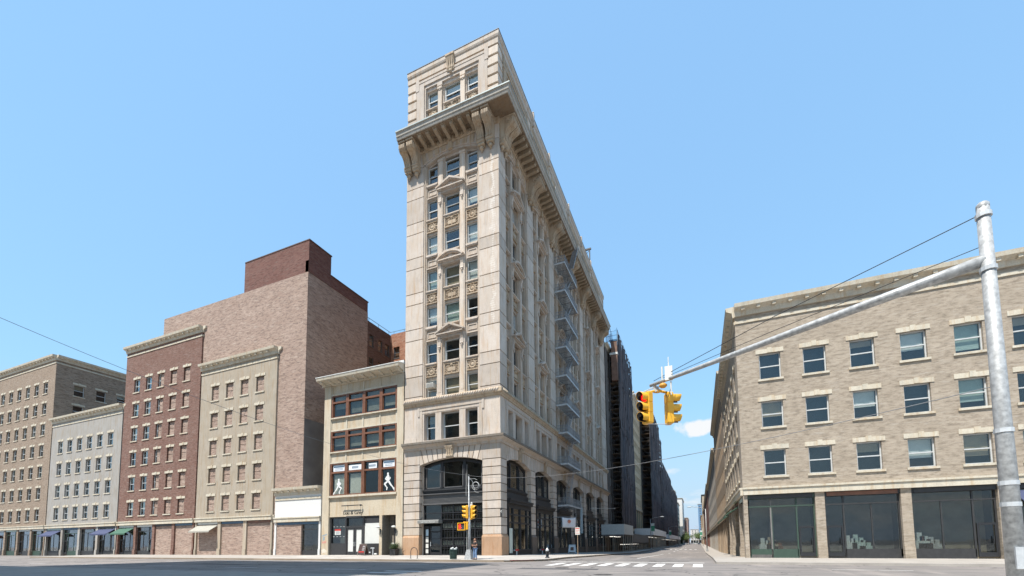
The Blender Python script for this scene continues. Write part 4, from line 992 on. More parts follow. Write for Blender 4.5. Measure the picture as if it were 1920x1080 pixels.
part('print', None, lambda m: [m.add([(.05, -.39+.33*((z-.15)/1.05)-.02, z), (.36, -.39+.33*((z-.15)/1.05)-.02, z), (.36, -.39+.33*((z+.1-.15)/1.05)-.02, z+.1), (.05, -.39+.33*((z+.1-.15)/1.05)-.02, z+.1)], [(0, 1, 2, 3)]) for z in (.55, .75, .95)], plain('grey_print', (.35, .33, .32), .7), af)
sp = thing('standpipe', 'white twin-headed standpipe in front of the black shop bulkhead', 'standpipe', (-15.45, -.35, walk_z(-15.5, -.35)))
part('pipe', None, lambda m: (m.cyl((0, 0, 0), (0, 0, .75), .06, .06, 8), m.cyl((-.32, 0, .78), (.2, 0, .78), .06, .06, 8)), GALV, sp); part('cap', None, lambda m: m.cyl((.3, -.1, .12), (.62, -.1, .12), .1, .1, 8), PAPER, sp); part('cap', None, lambda m: m.cyl((-.45, -.1, .3), (-.25, -.1, .3), .08, .08, 8), GALV, sp)
pt = thing('potted_plant', 'spiky green plant in a dark square pot by the narrow entry', 'potted plant', (-12.35, -.62, walk_z(-12.3, -.6)))
part('pot', None, lambda m: (m.prism([(-.38, -.35), (.38, -.35), (.38, .35), (-.38, .35)], lambda x, y: (x*.85, y*.85, 0), lambda x, y: (x, y, .62)), m.box(-.41, .41, -.38, .38, .6, .68)), IRON2, pt)
def spiky(m):
    r = random.Random(5)
    for i in range(90):
        a = r.uniform(0, 2*pi); L = r.uniform(.55, 1.15); e = r.uniform(.25, 1.3); d = Vector((cos(a)*cos(e), sin(a)*cos(e), sin(e))); sd = Vector((-sin(a), cos(a), 0))*.035
        p0 = Vector((cos(a)*.1, sin(a)*.1, .66)); p1 = p0+d*L*.55; p2 = p0+d*L+Vector((0, 0, -.18*L))
        m.add([p0-sd, p0+sd, p1+sd*1.3, p2, p1-sd*1.3], [(0, 1, 2, 3, 4)])
part('leaves', None, spiky, plain('spiky_leaf', (.085, .12, .05), .6, var=.4, sc=6), pt)
rk = thing('bike_rack', 'black inverted-U bicycle rack on the pavement in front of the orange plinth', 'bike rack', (-5.9, -6.1, walk_z(-5.9, -6.1)), radians(6))
part('hoop', None, lambda m: m.tube([(-.33, 0, 0), (-.33, 0, .66)] + [(-.33*cos(t), 0, .66+.33*sin(t)) for t in [pi*i/8 for i in range(1, 8)]] + [(.33, 0, .66), (.33, 0, 0)], .032, 8), IRON, rk, smooth=True)
for x in (-.33, .33): part('foot_plate', 'rkf', lambda m: m.box(-.08, .08, -.08, .08, 0, .015), IRON, rk, (x, 0, 0))
# ------------------------------------------------------------------ neighbours
def loft(name, label, x0, x1, y0, y1, h, wallm, faces, fh=3.9, ww=1.5, wh=2.1, gap=2.9, zb=-1.5, base=5.0, cornice=True, trimm=None, sashm=None, group=None, near=False, seed=1):
    """city building: walls with real openings on the given faces, sash windows, shopfronts set back between piers"""
    root = thing(name, label, 'building', ((x0+x1)/2, (y0+y1)/2, 0), 0, group); cx_, cy_ = (x0+x1)/2, (y0+y1)/2; q = random.Random(seed)
    ins = plain(name+'_inside', (.07, .068, .065), .9); bt = base-.5
    part('body', None, lambda m: (m.box(x0-cx_+.9, x1-cx_-.9, y0-cy_+.9, y1-cy_-.9, bt, h-.05), m.box(x0-cx_+2, x1-cx_-2, y0-cy_+2, y1-cy_-2, zb, bt)), ins, root)
    for fc in 'SENW':
        if fc in 'SN': L, rz, loc = x1-x0, (0 if fc == 'S' else pi), (0, (y0 if fc == 'S' else y1)-cy_, 0)
        else: L, rz, loc = y1-y0, (pi/2 if fc == 'E' else -pi/2), ((x1 if fc == 'E' else x0)-cx_, 0, 0)
        op = fc in faces
        n_ = int((L-1.2)//gap) if op else 0; fl = int((h-base-1.0)//fh); a = -n_*gap/2+gap/2
        zs = [base+fh*k+.9 for k in range(fl)]; xs = [a+gap*i for i in range(n_)]; zlo = bt if op else zb
        def wf(m):
            e = .352 if fc in 'EW' else 0
            if not n_ or not zs: m.box(-L/2+e, L/2-e, 0, .35, zlo, h); return
            m.box(-L/2+e, xs[0]-ww/2, 0, .35, zlo, h); m.box(xs[-1]+ww/2, L/2-e, 0, .35, zlo, h)
            for p_, q_ in zip(xs, xs[1:]): m.box(p_+ww/2, q_-ww/2, 0, .35, zlo, h)
            zz = zlo
            for z in zs:
                for x in xs: m.box(x-ww/2, x+ww/2, 0, .35, zz, z)
                zz = z+wh
            for x in xs: m.box(x-ww/2, x+ww/2, 0, .35, zz, h)
        part('wall', None, wf, wallm, root, loc, rz)
        c_, s_ = cos(rz), sin(rz); at_ = lambda x, z: (loc[0]+c_*x, loc[1]+s_*x, z)
        for z in zs:
            for x in xs:
                o = part('window', ('lf', ww, wh), lambda m: (m.box(-ww/2, -ww/2+.08, .20, .32, 0, wh), m.box(ww/2-.08, ww/2, .20, .32, 0, wh), m.box(-ww/2+.08, ww/2-.08, .20, .32, wh-.08, wh), m.box(-ww/2+.08, ww/2-.08, .20, .32, 0, .08), m.box(-ww/2+.08, ww/2-.08, .20, .30, wh/2-.04, wh/2+.04)), sashm or ALU, root, at_(x, z), rz)
                part('pane', ('lp', ww, wh), lambda m: m.box(-ww/2+.08, ww/2-.08, .26, .27, .08, wh-.08), GLS, o)
                if near:
                    part('sill', ('lsl', ww), lambda m: m.box(-ww/2-.14, ww/2+.14, -.10, .18, -.16, 0), trimm or STUCCO2, o); part('lintel', ('lln', ww, wh), lambda m: (m.box(-ww/2-.22, ww/2+.22, -.05, .05, wh+.001, wh+.34), m.box(-.16, .16, -.10, .0, wh+.02, wh+.42)), trimm or STUCCO2, o)
                    r = q.random()
                    if r < .6: d_ = round(q.uniform(.3, wh-.2), 1); part('blind', ('lbd', ww, wh, d_), lambda m: m.box(-ww/2+.1, ww/2-.1, .40, .42, wh-d_, wh-.05), (BLIND, BLIND2, BLIND3)[int(r*5) % 3], o)
        if cornice and op:
            part('cornice', None, lambda m: m.px([(0, h-.9), (-.15, h-.9), (-.2, h-.5), (-.6, h-.3), (-.65, h), (0, h+.05)], -L/2-.02, L/2+.02), trimm or STUCCO2, root, loc, rz)
            if near:
                part('band', None, lambda m: m.box(-L/2, L/2, -.08, 0, h-1.5, h-1.25), trimm or STUCCO2, root, loc, rz)
                for i in range(int(L/1.1)): part('modillion', 'lmod', lambda m: m.box(-.12, .12, -.5, -.1, 0, .22), trimm or STUCCO2, root, at_(-L/2+.6+i*1.1, h-.55), rz)
        if op:
            part('base_band', None, lambda m: (m.box(-L/2+.02, L/2-.02, -.18, 0, base-.55, base-.1), m.box(-L/2, L/2, -.26, 0, base-.1, base+.05)), trimm or STUCCO2, root, loc, rz)
            k = max(1, int(L//4.6)); wsp = L/k; tp = base-.55
            for i in range(k+1):
                e = .905 if fc in 'EW' else .003; xa = max(-L/2+e, -L/2+wsp*i-.3); xb = min(L/2-e, -L/2+wsp*i+.3)
                if xb-xa < .05: continue
                part('pier', None, lambda m: (m.box(xa, xb, .004, .9, zb, tp), m.box(xa, xb, -.06, .004, zb, .7)), wallm, root, loc, rz)
            for i in range(k):
                xq = -L/2+wsp*(i+.5); hw = wsp/2-.3; dw = -hw+1.2 if (i+seed) % 2 else hw-1.2; lo, hi = (dw, hw) if (i+seed) % 2 else (-hw, dw)
                o = part('shopfront', ('lsf', round(wsp, 2), base, (i+seed) % 2), lambda m: (m.box(lo, hi, .30, .42, zb, .55), m.box(-hw, -hw+.1, .30, .42, .0, tp), m.box(hw-.1, hw, .30, .42, .0, tp), m.box(dw-.05, dw+.05, .30, .42, .0, tp), m.box((lo+hi)/2-.04, (lo+hi)/2+.04, .32, .40, .55, tp-.9), m.box(-hw, hw, .28, .44, tp-1.0, tp-.9), m.box(-hw, hw, .10, .40, tp-.35, tp)), IRON2 if q.random() < .7 else plain('shop_green%d' % i, (.04, .07, .05), .5), root, at_(xq, 0), rz)
                part('pane', ('lsp', round(wsp, 2), base, (i+seed) % 2), lambda m: (m.box(-hw+.1, hw-.1, .355, .365, .15, tp-.35)), GLSD, o)
                if near:
                    part('interior', None, lambda m: (m.box(-hw, hw, 1.85, 1.95, zb, tp), m.box(-hw, hw, .45, 1.9, zb, .12)), plain('shop_in%d%s' % (i, fc), q.choice([(.26, .24, .2), (.18, .17, .16), (.3, .25, .18), (.12, .12, .13)]), .9, var=.4, sc=1.0), o)
                    for j in range(3): u = q.uniform(lo+.4, hi-.4); e = q.uniform(.4, 1.5); part('display', None, lambda m: (m.box(u-.4, u+.4, .8, 1.2, .12, .5+e*.4), m.box(u-.3, u-.02, .85, 1.1, .5+e*.4, .8+e*.6), m.box(u+.06, u+.3, .85, 1.1, .5+e*.4, .7+e*.5)), q.choice([PAPER, BLIND3, FROST, WOOD, BLIND2]), o)
                    dv = (-hw+dw)/2 if (i+seed) % 2 else (hw+dw)/2
                    part('door', None, lambda m: (m.box(dv-.5, dv-.4, .26, .34, 0, 2.3), m.box(dv+.4, dv+.5, .26, .34, 0, 2.3), m.box(dv-.4, dv+.4, .26, .34, 2.15, 2.3), m.box(dv-.4, dv+.4, .26, .34, 0, .3), m.box(dv+.28, dv+.32, .2, .26, .9, 1.4)), IRON, o)
                    part('signboard', None, lambda m: m.box(-hw+.15, hw-.15, .06, .1, tp-.33, tp-.04), q.choice([IRON2, BLIND2, WOOD, SIGNB, PAPER]), o)
                    if q.random() < .45: part('awning', None, lambda m: (m.px([(.1, tp-.45), (-1.1, tp-1.25), (-1.1, tp-1.45), (-1.06, tp-1.45), (-1.06, tp-1.28), (.1, tp-.52)], -hw+.1, hw-.1)), plain('awning%d%s' % (i, fc), q.choice([(.05, .12, .08), (.20, .04, .04), (.05, .06, .12), (.35, .33, .28)]), .8), o)
    part('roof', None, lambda m: m.box(x0-cx_+.3, x1-cx_-.3, y0-cy_+.3, y1-cy_-.3, h-.04, h+.03), plain('roof_felt', (.12, .115, .11), .9), root)
    return root
SIGNB = SIGNB
BRK = brickmat('dark_brown_brick', (.44, .30, .23), (.34, .23, .18), (.48, .39, .32))
BRKR = brickmat('red_brick', (.22, .085, .06), (.18, .07, .05), (.18, .13, .11), streak=.2)
BRKLIT = brickmat('sunlit_brick', (.46, .20, .11), (.40, .165, .09), (.38, .28, .21))  # rear wing brick, sunlight on the front face put into its colour
# brown brick party wall, stepping up to the left, with its raised red parapet
bk = thing('brown_brick_building', 'tall brown brick building with blank side wall and red parapet behind the shop', 'building', (-27, 0, 0))
part('wall', None, lambda m: m.box(-30, 0, .2, 11.3, -1, 36.2), BRK, bk)
part('parapet', None, lambda m: (m.box(-.5, .05, .2, 11.2, 36.2, 37.75), m.box(-.62, -.5, 11.0, 11.5, 30, 37.2)), BRKR, bk)
part('coping', None, lambda m: m.box(-.58, .12, 3.9, 11.32, 37.75, 37.85), plain('tile_coping', (.10, .055, .045), .7), bk)
part('bulkhead', None, lambda m: m.box(-12, .06, .2, 3.9, 36.2, 40.45), BRKR, bk); part('bulkhead_coping', None, lambda m: m.box(-12, .14, .15, 3.98, 40.45, 40.58), plain('tile_coping2', (.10, .055, .045), .7), bk)
part('stucco_patch', None, lambda m: m.box(-.2, .03, .25, 8, 7, 17.0), plain('grey_stucco', (.16, .15, .145), .9, var=.25, sc=.5), bk)
# rear court wing with windows, shaded and sunlit faces toned so in the brick colours
rw = thing('rear_brick_wing', 'red brick rear wing with dark windows in the court behind the low shop building', 'building', (-27, 11.3, 0))
def wingwall(m):
    h = 35.0; ys = [.9, 2.9, 4.6]; zs = [32.2-3.55*k for k in range(5)]
    m.box(-3, -.4, 0, 5.4, -1, h)
    m.box(-.4, 0, 0, ys[0]-.5, -1, h)
    for a, b in zip(ys, ys[1:]+[None]): m.box(-.4, 0, a+.5, (b-.5) if b else 5.45, -1, h)
    for y in ys:
        zz = h
        for z in zs: m.box(-.4, 0, y-.5, y+.5, z+.9, zz); zz = z-.9
        m.box(-.4, 0, y-.5, y+.5, -1, zz)
part('wall', None, wingwall, brickmat('shaded_brick', (.17, .085, .055), (.13, .065, .045), (.17, .13, .11)), rw)
def lit(m):
    h = 35.2; xs = [1.1, 3.6, 6.1]; zs = [32.0-3.55*k for k in range(5)]
    m.box(-3, 9, 5.9, 12, -1, h); m.box(0, xs[0]-.6, 5.5, 5.9, -1, h)
    for a, b in zip(xs, xs[1:]+[None]): m.box(a+.6, (b-.6) if b else 9, 5.5, 5.9, -1, h)
    for x in xs:
        zz = h
        for z in zs: m.box(x-.6, x+.6, 5.5, 5.9, z+.95, zz); zz = z-.95
        m.box(x-.6, x+.6, 5.5, 5.9, -1, zz)
part('sunlit_wall', None, lit, BRKLIT, rw)
for k in range(5):
    for y in (.9, 2.9, 4.6):
        o = part('window', 'rwf', lambda m: (m.box(-.2, -.12, -.5, -.42, -.9, .9), m.box(-.2, -.12, .42, .5, -.9, .9), m.box(-.2, -.12, -.5, .5, -.04, .04), m.box(-.2, .06, -.55, .55, -1.0, -.9)), DKSASH, rw, (0, y, 32.2-3.55*k)); part('pane', 'rwp', lambda m: m.box(-.18, -.17, -.42, .42, -.9, .9), GLS, o)
    for x in (1.1, 3.6, 6.1):
        o = part('window', 'rwf2', lambda m: (m.box(-.6, -.52, 5.62, 5.7, -.95, .95), m.box(.52, .6, 5.62, 5.7, -.95, .95), m.box(-.6, .6, 5.62, 5.7, -.04, .04), m.box(-.65, .65, 5.44, 5.7, -1.05, -.95)), DKSASH, rw, (x, 0, 32.0-3.55*k)); part('pane', 'rwp2', lambda m: m.box(-.52, .52, 5.66, 5.67, -.95, .95), GLS, o)
part('roof_rail', None, lambda m: [m.box(-.1, -.05, 0, 5.5, 35.5, 35.56)] + [m.box(-.1, -.05, y, y+.05, 35, 35.56) for y in (.3, 2.5, 5)] + [m.box(-.1, 9, 5.55, 5.6, 35.6, 35.66)] + [m.box(x, x+.05, 5.55, 5.6, 35, 35.66) for x in (.5, 2.5, 4.5)], plain('blue_rail', (.12, .22, .26), .5), rw)
# one-storey white shop front just left of the buff building, and plain neighbours beyond the photo's left edge
loft('white_shop', 'low white painted shop left of the buff stucco building', -31.5, -23.75, .1, 9, 8.3, plain('white_wall', (.66, .65, .62), .7, var=.08), 'S', fh=3.2, base=4.6, gap=3.0, near=True)
loft('loft_building', 'cream loft building further left along the avenue', -47, -31.8, .0, 20, 27, stone('cream_brick', (.44, .38, .30), streak=.2), 'SE', gap=3.0, near=True, seed=2)
loft('loft_building', 'red brick loft building left of the cream loft building', -66, -47.3, .0, 20, 33, brickmat('avenue_red', (.24, .11, .075), (.20, .09, .06), (.26, .21, .18)), 'SE', gap=3.1, near=True, seed=3)
loft('loft_building', 'grey stone building left of the red brick loft building', -88, -66.3, .0, 20, 24, stone('grey_stone', (.40, .38, .35)), 'SE', gap=3.1, near=True, seed=4)
loft('loft_building', 'tan brick building at the far left end of the avenue', -118, -88.3, .0, 20, 36, brickmat('avenue_tan', (.36, .26, .18), (.31, .22, .15), (.34, .29, .24)), 'SE', gap=3.3, near=True, seed=5)
# far across the avenue, left of and behind the camera: the tower whose shadow lies on the avenue
loft('avenue_tower', 'tall tan tower across the avenue casting its shadow on the roadway', -36, -5.7, -75, -45, 66, stone('tan_brick', (.34, .27, .20), streak=.25), 'EN', gap=3.2, base=5.4)

# ------------------------------------------------------------------ side street, left side: scaffolds and sheds
NET = plain('black_debris_net', (.028, .026, .032), .9, var=.5, sc=.6)
def netmat():
    m, t, b = newmat('debris_netting'); b.inputs['Roughness'].default_value = .85
    g = N(t, 'ShaderNodeNewGeometry').outputs['Position']
    n1 = noise(t, g, .5, 6, .6, (1, 1, .12)); n2 = noise(t, g, 3.0, 4, .6, (1, 1, .05))
    c = mixc(t, ramp(t, n1, .35, .7), (.016, .013, .018), (.045, .036, .046)); c = mixc(t, ramp(t, n2, .5, .8), c, (.045, .034, .037)); oi = N(t, 'ShaderNodeObjectInfo').outputs['Random']; c = mixc(t, ramp(t, oi, .35, 1.0), c, (.075, .052, .050)); t.links.new(c, b.inputs['Base Color'])
    tr = N(t, 'ShaderNodeBsdfTransparent'); mx_ = N(t, 'ShaderNodeMixShader'); o = t.nodes['Material Output']
    n3 = noise(t, g, 1.6, 5, .7, (1, 1, .3)); t.links.new(ramp(t, n3, .58, .95), mx_.inputs[0]); t.links.new(b.outputs[0], mx_.inputs[1]); t.links.new(tr.outputs[0], mx_.inputs[2]); t.links.new(mx_.outputs[0], o.inputs[0]); bump(t, b, n1, .6, .25)
    return m
NET = netmat(); STEEL = plain('scaffold_steel', (.16, .15, .15), .5, .4); DECK = plain('scaffold_plank', (.20, .145, .10), .8, var=.3)
def scaffold(label, y0, y1, X, z0, z1, gr, lift=2.05, endnet=True, toprail=True, xi=.35):
    """tube scaffold with plank decks; netting hung on the outside"""
    s = thing('scaffold', label, 'scaffold', (0, y0, 0), 0, gr); L = y1-y0; n_ = max(2, int(L/2.6)+1); ys = [L*i/(n_-1) for i in range(n_)]
    def posts(m):
        for y in ys:
            for x in (xi, X): m.box(x-.035, x+.035, y-.035, y+.035, z0, z1+.9)
    tag(part('standards', None, posts, STEEL, s), kind='stuff')
    lv = []; z = z0+.3
    while z < z1: lv.append(z); z += lift
    for z in lv:
        part('deck', ('dk', L, X, xi), lambda m: m.box(xi, X-.1, 0, L, -.06, 0), DECK, s, (0, 0, z))
    def ledg(m):
        for z in lv:
            for x in (xi, X): m.box(x-.025, x+.025, 0, L, z+.95, z+1.0)
            m.box(xi, X, -.03, .03, z+.95, z+1.0)
        for i, z in enumerate(lv[:-1]): m.cyl((xi, 0, z), (X, 0, z+lift), .025, .025, 4) if i % 2 else m.cyl((X, 0, z), (xi, 0, z+lift), .025, .025, 4)
    tag(part('ledgers', None, ledg, STEEL, s), kind='stuff')
    r = random.Random(int(y0)); k = max(3, int(L/2.7)); pw = L/k; nz_ = max(3, int((z1-z0)/11)); ph = (z1-z0-.2)/nz_
    def net(v):
        def f(m):
            q = random.Random(v); pts = []
            for i in range(4):
                for j in range(9): pts.append((q.uniform(-.10, .10)+(.10 if i in (1, 2) else 0), (pw-.05)*i/3, ph*j/8))
            m.add(pts, [(i*9+j, (i+1)*9+j, (i+1)*9+j+1, i*9+j+1) for i in range(3) for j in range(8)])
        return f
    for i in range(k):                                     # sheets of netting laced side by side
        for j in range(nz_):
            v = r.randrange(4); part('net_sheet', ('net', round(pw, 2), round(ph, 2), v), net(v), NET, s, (X+.12, pw*i+.02, z0+.2+ph*j+r.uniform(-.1, .1)), r.uniform(-.02, .02))
    return s
SG = 'scaffolds down the left side of the street'
WALLB = stone('sooty_brick', (.13, .115, .105), streak=.3); BEIGE = stone('beige_terracotta', (.60, .48, .33), streak=.25)
loft('scaffolded_building', 'dark masonry building behind the nearest black netted scaffold', -16, 0, 57.2, 99.5, 46, WALLB, 'ES', gap=3.2, base=5.2, zb=-2.5)
scaffold('nearest tall black netted scaffold just past the corner building', 60.5, 83.0, 2.3, 4.6, 49.0, SG)
# brown boarded hoist box with blue netting on top of the nearest scaffold
hb = thing('hoist_tower', 'brown boarded hoist box topped with blue netting on the nearest scaffold', 'hoist', (0, 60.0, 0))
part('boarding', None, lambda m: (m.box(.9, 2.25, -.2, 1.2, 38.0, 47.2)), plain('rust_boarding', (.20, .115, .08), .8, var=.4, sc=1), hb)
part('deck_edge', None, lambda m: (m.box(.55, 2.35, -.3, 1.3, 44.0, 44.5)), PAPER, hb)
part('frame', None, lambda m: [m.box(x-.04, x+.04, y-.04, y+.04, 46, 50.2) for x in (-.2, .9, 2.3) for y in (-.25, 1.2)] + [m.box(-.2, 2.3, -.28, -.22, z, z+.06) for z in (47.2, 48.4, 49.5)] + [m.box(2.27, 2.33, -.25, 22, 49.9, 49.96)], plain('blue_steel', (.06, .15, .25), .5), hb)
def bluenet():
    m, t, b = newmat('blue_safety_net'); b.inputs['Base Color'].default_value = (.08, .30, .55, 1); tr = N(t, 'ShaderNodeBsdfTransparent'); mx_ = N(t, 'ShaderNodeMixShader'); mx_.inputs[0].default_value = .6
    t.links.new(b.outputs[0], mx_.inputs[1]); t.links.new(tr.outputs[0], mx_.inputs[2]); t.links.new(mx_.outputs[0], t.nodes['Material Output'].inputs[0]); return m
part('safety_net', None, lambda m: m.add([(-.2, -.3, 47.2), (2.3, -.3, 47.2), (2.3, -.3, 50.1), (1.0, -.3, 49.0), (-.2, -.3, 49.2)], [(0, 1, 2, 3, 4)]), bluenet(), hb)
loft('terracotta_building', 'narrow beige terracotta building standing between two black scaffolds', -16, 0, 100.0, 118.6, 48.6, BEIGE, 'E', fh=3.7, gap=2.3, ww=1.4, wh=2.2, base=12, zb=-2.5)
loft('scaffolded_building', 'dark masonry building behind the second tall netted scaffold', -16, 0, 119.0, 180, 48, WALLB, 'ES', gap=3.2, base=5.2, zb=-2.5)
scaffold('second tall netted scaffold with open plank decks past the beige building', 119.5, 160, 3.2, 5.2, 50.5, SG, lift=2.6)
scaffold('slim scaffold stair tower beyond the second netted scaffold', 172, 181, 2.6, 5.0, 48.5, SG)
loft('scaffolded_building', 'long dark masonry block behind the farthest netted scaffold', -16, 0, 182, 345, 38, WALLB, 'E', gap=5, base=5.2, zb=-2.5)
scaffold('long low netted scaffold running far down the street', 183, 252, 2.6, 5.0, 39.5, SG, lift=4)
scaffold('farthest netted scaffold at the end of the dark block', 254, 335, 2.6, 5.0, 37.0, SG, lift=4)
# sidewalk sheds
SHP = plain('shed_pipe', (.50, .47, .41), .6, .0)
SHL = emit('shed_tube_light', (1, .95, .85), .8)
def shed(label, y0, y1, X, zt, col, gr='sidewalk sheds under the scaffolds', dy=2.4):
    z0 = slope(y0)-.2; s = thing('sidewalk_shed', label, 'sidewalk shed', (0, y0, z0), 0, gr); L = y1-y0; h = zt-z0
    part('parapet_panel', None, lambda m: m.box(.2, X, -.04, .04, h-2.0, h), col, s); part('parapet_panel', None, lambda m: m.box(X-.04, X+.04, .04, L, h-2.0, h), col, s)
    part('roof_deck', None, lambda m: m.box(.2, X-.04, .04, L, h-2.02, h-1.85), DECK, s)
    n_ = int(L/dy)
    for i in range(n_+1):
        for x in (.5, X*.55, X-.2): part('post', ('shp', round(h, 1)), lambda m: m.cyl((0, 0, 0), (0, 0, h-2.0), .055, .055, 6), SHP, s, (x, L*i/n_, 0))
    for i in range(n_):
        part('beam', ('shb', round(X, 2), round(h, 1)), lambda m: m.box(.3, X-.1, -.06, .06, h-2.26, h-2.02), STEEL, s, (0, L*i/n_+.02, 0))
        if i % 2 == 0: part('brace', ('shbr', round(h, 1), round(L/n_, 2)), lambda m: (m.cyl((0, 0, h-2.3), (0, L/n_*.8, h-3.6), .035, .035, 5)), STEEL, s, (X-.2, L*i/n_, 0))
    for i in range(int(L/6)): part('tube_lamp', ('shl', round(h, 1)), lambda m: m.box(-.6, .6, -.07, .07, h-2.42, h-2.32), SHL, s, (X*.4, 3+i*6, 0))
    part('rail', None, lambda m: m.box(X-.24, X-.18, 0, L, 1.0, 1.08), STEEL, s)
    return s
SHG = plain('shed_grey_green', (.52, .55, .54), .6, var=.15); SHW = plain('shed_white', (.76, .77, .76), .6, var=.15)
shed('near grey-green sidewalk shed at the end of the corner building', 47.5, 60, 4.6, 4.75, SHG)
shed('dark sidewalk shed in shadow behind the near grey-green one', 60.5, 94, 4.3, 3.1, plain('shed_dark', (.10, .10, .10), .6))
shed('white sidewalk shed further down the street under the second scaffold', 96, 150, 5.6, 5.3, SHW)
shed('pale low sidewalk shed under the farthest scaffolds', 175, 300, 5.4, 4.8, SHW, dy=6)
# far left of the street
loft('far_building', 'slim red brick building past the last scaffold', -14, 0, 348, 372, 44, BRKR, 'ES', gap=3.4, zb=-3)
loft('far_building', 'teal glass-fronted building past the last scaffold', -13, 1.2, 374, 410, 36, plain('teal_wall', (.20, .28, .28), .4), 'ES', gap=2.6, ww=2.0, zb=-3)
loft('far_building', 'white building with small dark windows far down the street', -14, 3.6, 420, 470, 44, plain('white_far', (.62, .60, .56), .8), 'ES', gap=4.2, ww=1.8, zb=-3)
loft('far_building', 'red brick house beside the white building far down the street', -14, 4.2, 475, 540, 26, BRKR, 'ES', gap=4.2, ww=1.8, zb=-3)
loft('far_building', 'pinkish building at the distant end of the street', -14, 5, 560, 640, 32, brickmat('pink_brick', (.36, .22, .17), (.32, .19, .15), (.34, .29, .25)), 'ES', gap=5, ww=2, zb=-3)
loft('far_building', 'pale block closing the very end of the street', 2, 30, 900, 930, 26, plain('pale_far', (.52, .48, .44), .8), 'S', gap=5, ww=2, zb=-3)
# right side of the street
loft('corner_building', 'pale corner building on the right side of the street', 21.3, 47, 0, 24, 20.5, brickmat('buff_brick', (.44, .36, .27), (.40, .32, .235), (.42, .37, .31)), 'SW', gap=3.0, base=5.4, near=True, seed=6)
loft('corner_building', 'brown brick building beyond the right-hand corner building', 47.2, 75, 0, 24, 26, brickmat('right_brick', (.24, .14, .10), (.2, .11, .08), (.26, .22, .19)), 'SW', gap=3.1, base=5.4, near=True, seed=7)
loft('side_street_building', 'tan brick building on the right of the street behind the corner building', 21.5, 40, 24.3, 62, 24, stone('tan_row', (.36, .28, .2)), 'W', gap=3.1, zb=-2)
loft('side_street_building', 'grey building midway down the right side of the street', 21.5, 40, 62.3, 140, 21, stone('grey_row', (.34, .32, .29)), 'W', gap=4, zb=-2)
loft('side_street_building', 'red row building far down the right side of the street', 21.5, 40, 140.3, 330, 23, BRKR, 'W', gap=8, ww=2, zb=-2)
loft('far_building', 'beige building with dark cornice at the far right of the street', 21.0, 40, 345, 420, 39, stone('beige_far', (.46, .38, .28)), 'WS', gap=4, zb=-3, trimm=IRON2)
loft('far_building', 'orange-beige building beyond the dark cornice at far right', 20.2, 40, 425, 520, 27, stone('orange_far', (.46, .33, .22)), 'WS', gap=4, zb=-3)
loft('far_building', 'distant blue glass tower at the right end of the street', 17.5, 28, 780, 800, 66, plain('blue_tower', (.16, .27, .40), .3, .3), 'WS', gap=4, ww=2, zb=-3)
# distant street trees
def leafmat(n_, c):
    m, t, b = newmat(n_); oi = N(t, 'ShaderNodeNewGeometry').outputs['Random Per Island']
    t.links.new(mixc(t, oi, c, tuple(x*.45 for x in c)), b.inputs['Base Color']); b.inputs['Roughness'].default_value = .7; return m
LEAF = leafmat('street_tree_leaf', (.10, .15, .04)); BARK = plain('bark', (.09, .07, .05), .9)
def tree(x, y, h, r, label, seed):
    t = thing('street_tree', label, 'tree', (x, y, slope(y)-.2), 0, 'trees at the far end of the street'); q = random.Random(seed)
    part('trunk', None, lambda m: [m.tube([(0, 0, 0), (.1, 0, h*.3), (0, .1, h*.55)], [.28, .22, .14], 7)] + [m.tube([(0, 0, h*.35), (cos(a)*r*.4, sin(a)*r*.4, h*.6), (cos(a)*r*.7, sin(a)*r*.7, h*.8)], [.14, .09, .04], 5) for a in (0, 1.3, 2.6, 3.9, 5.2)], BARK, t)
    def crown(m):
        cl = [(q.gauss(0, .45)*r, q.gauss(0, .45)*r, h*.68+q.gauss(0, .5)*h*.2) for _ in range(14)]
        for i in range(900):
            c = q.choice(cl); p = Vector(c)+Vector((q.gauss(0, 1), q.gauss(0, 1), q.gauss(0, .8)))*r*.25
            a = Vector((q.uniform(-1, 1), q.uniform(-1, 1), q.uniform(-1, 1))).normalized()*.34; b = a.orthogonal().normalized()*.25
            m.add([p-a, p+b, p+a, p-b], [(0, 1, 2, 3)])
    part('crown', None, crown, LEAF, t)
for i, (x, y, h, r, d) in enumerate(((5.6, 372, 9, 3.6, 'nearest leafy street tree on the left past the scaffolds'), (6.0, 400, 11, 4, 'second leafy street tree on the left past the scaffolds'), (6.4, 440, 11, 4, 'third leafy tree on the left far down the street'), (17.6, 500, 14, 5, 'nearest leafy tree on the right at the end of the street'), (18.0, 560, 15, 6, 'middle leafy tree on the right at the end of the street'), (15.5, 640, 17, 7, 'farthest leafy tree closing the end of the street'))): tree(x, y, h, r, d, i)
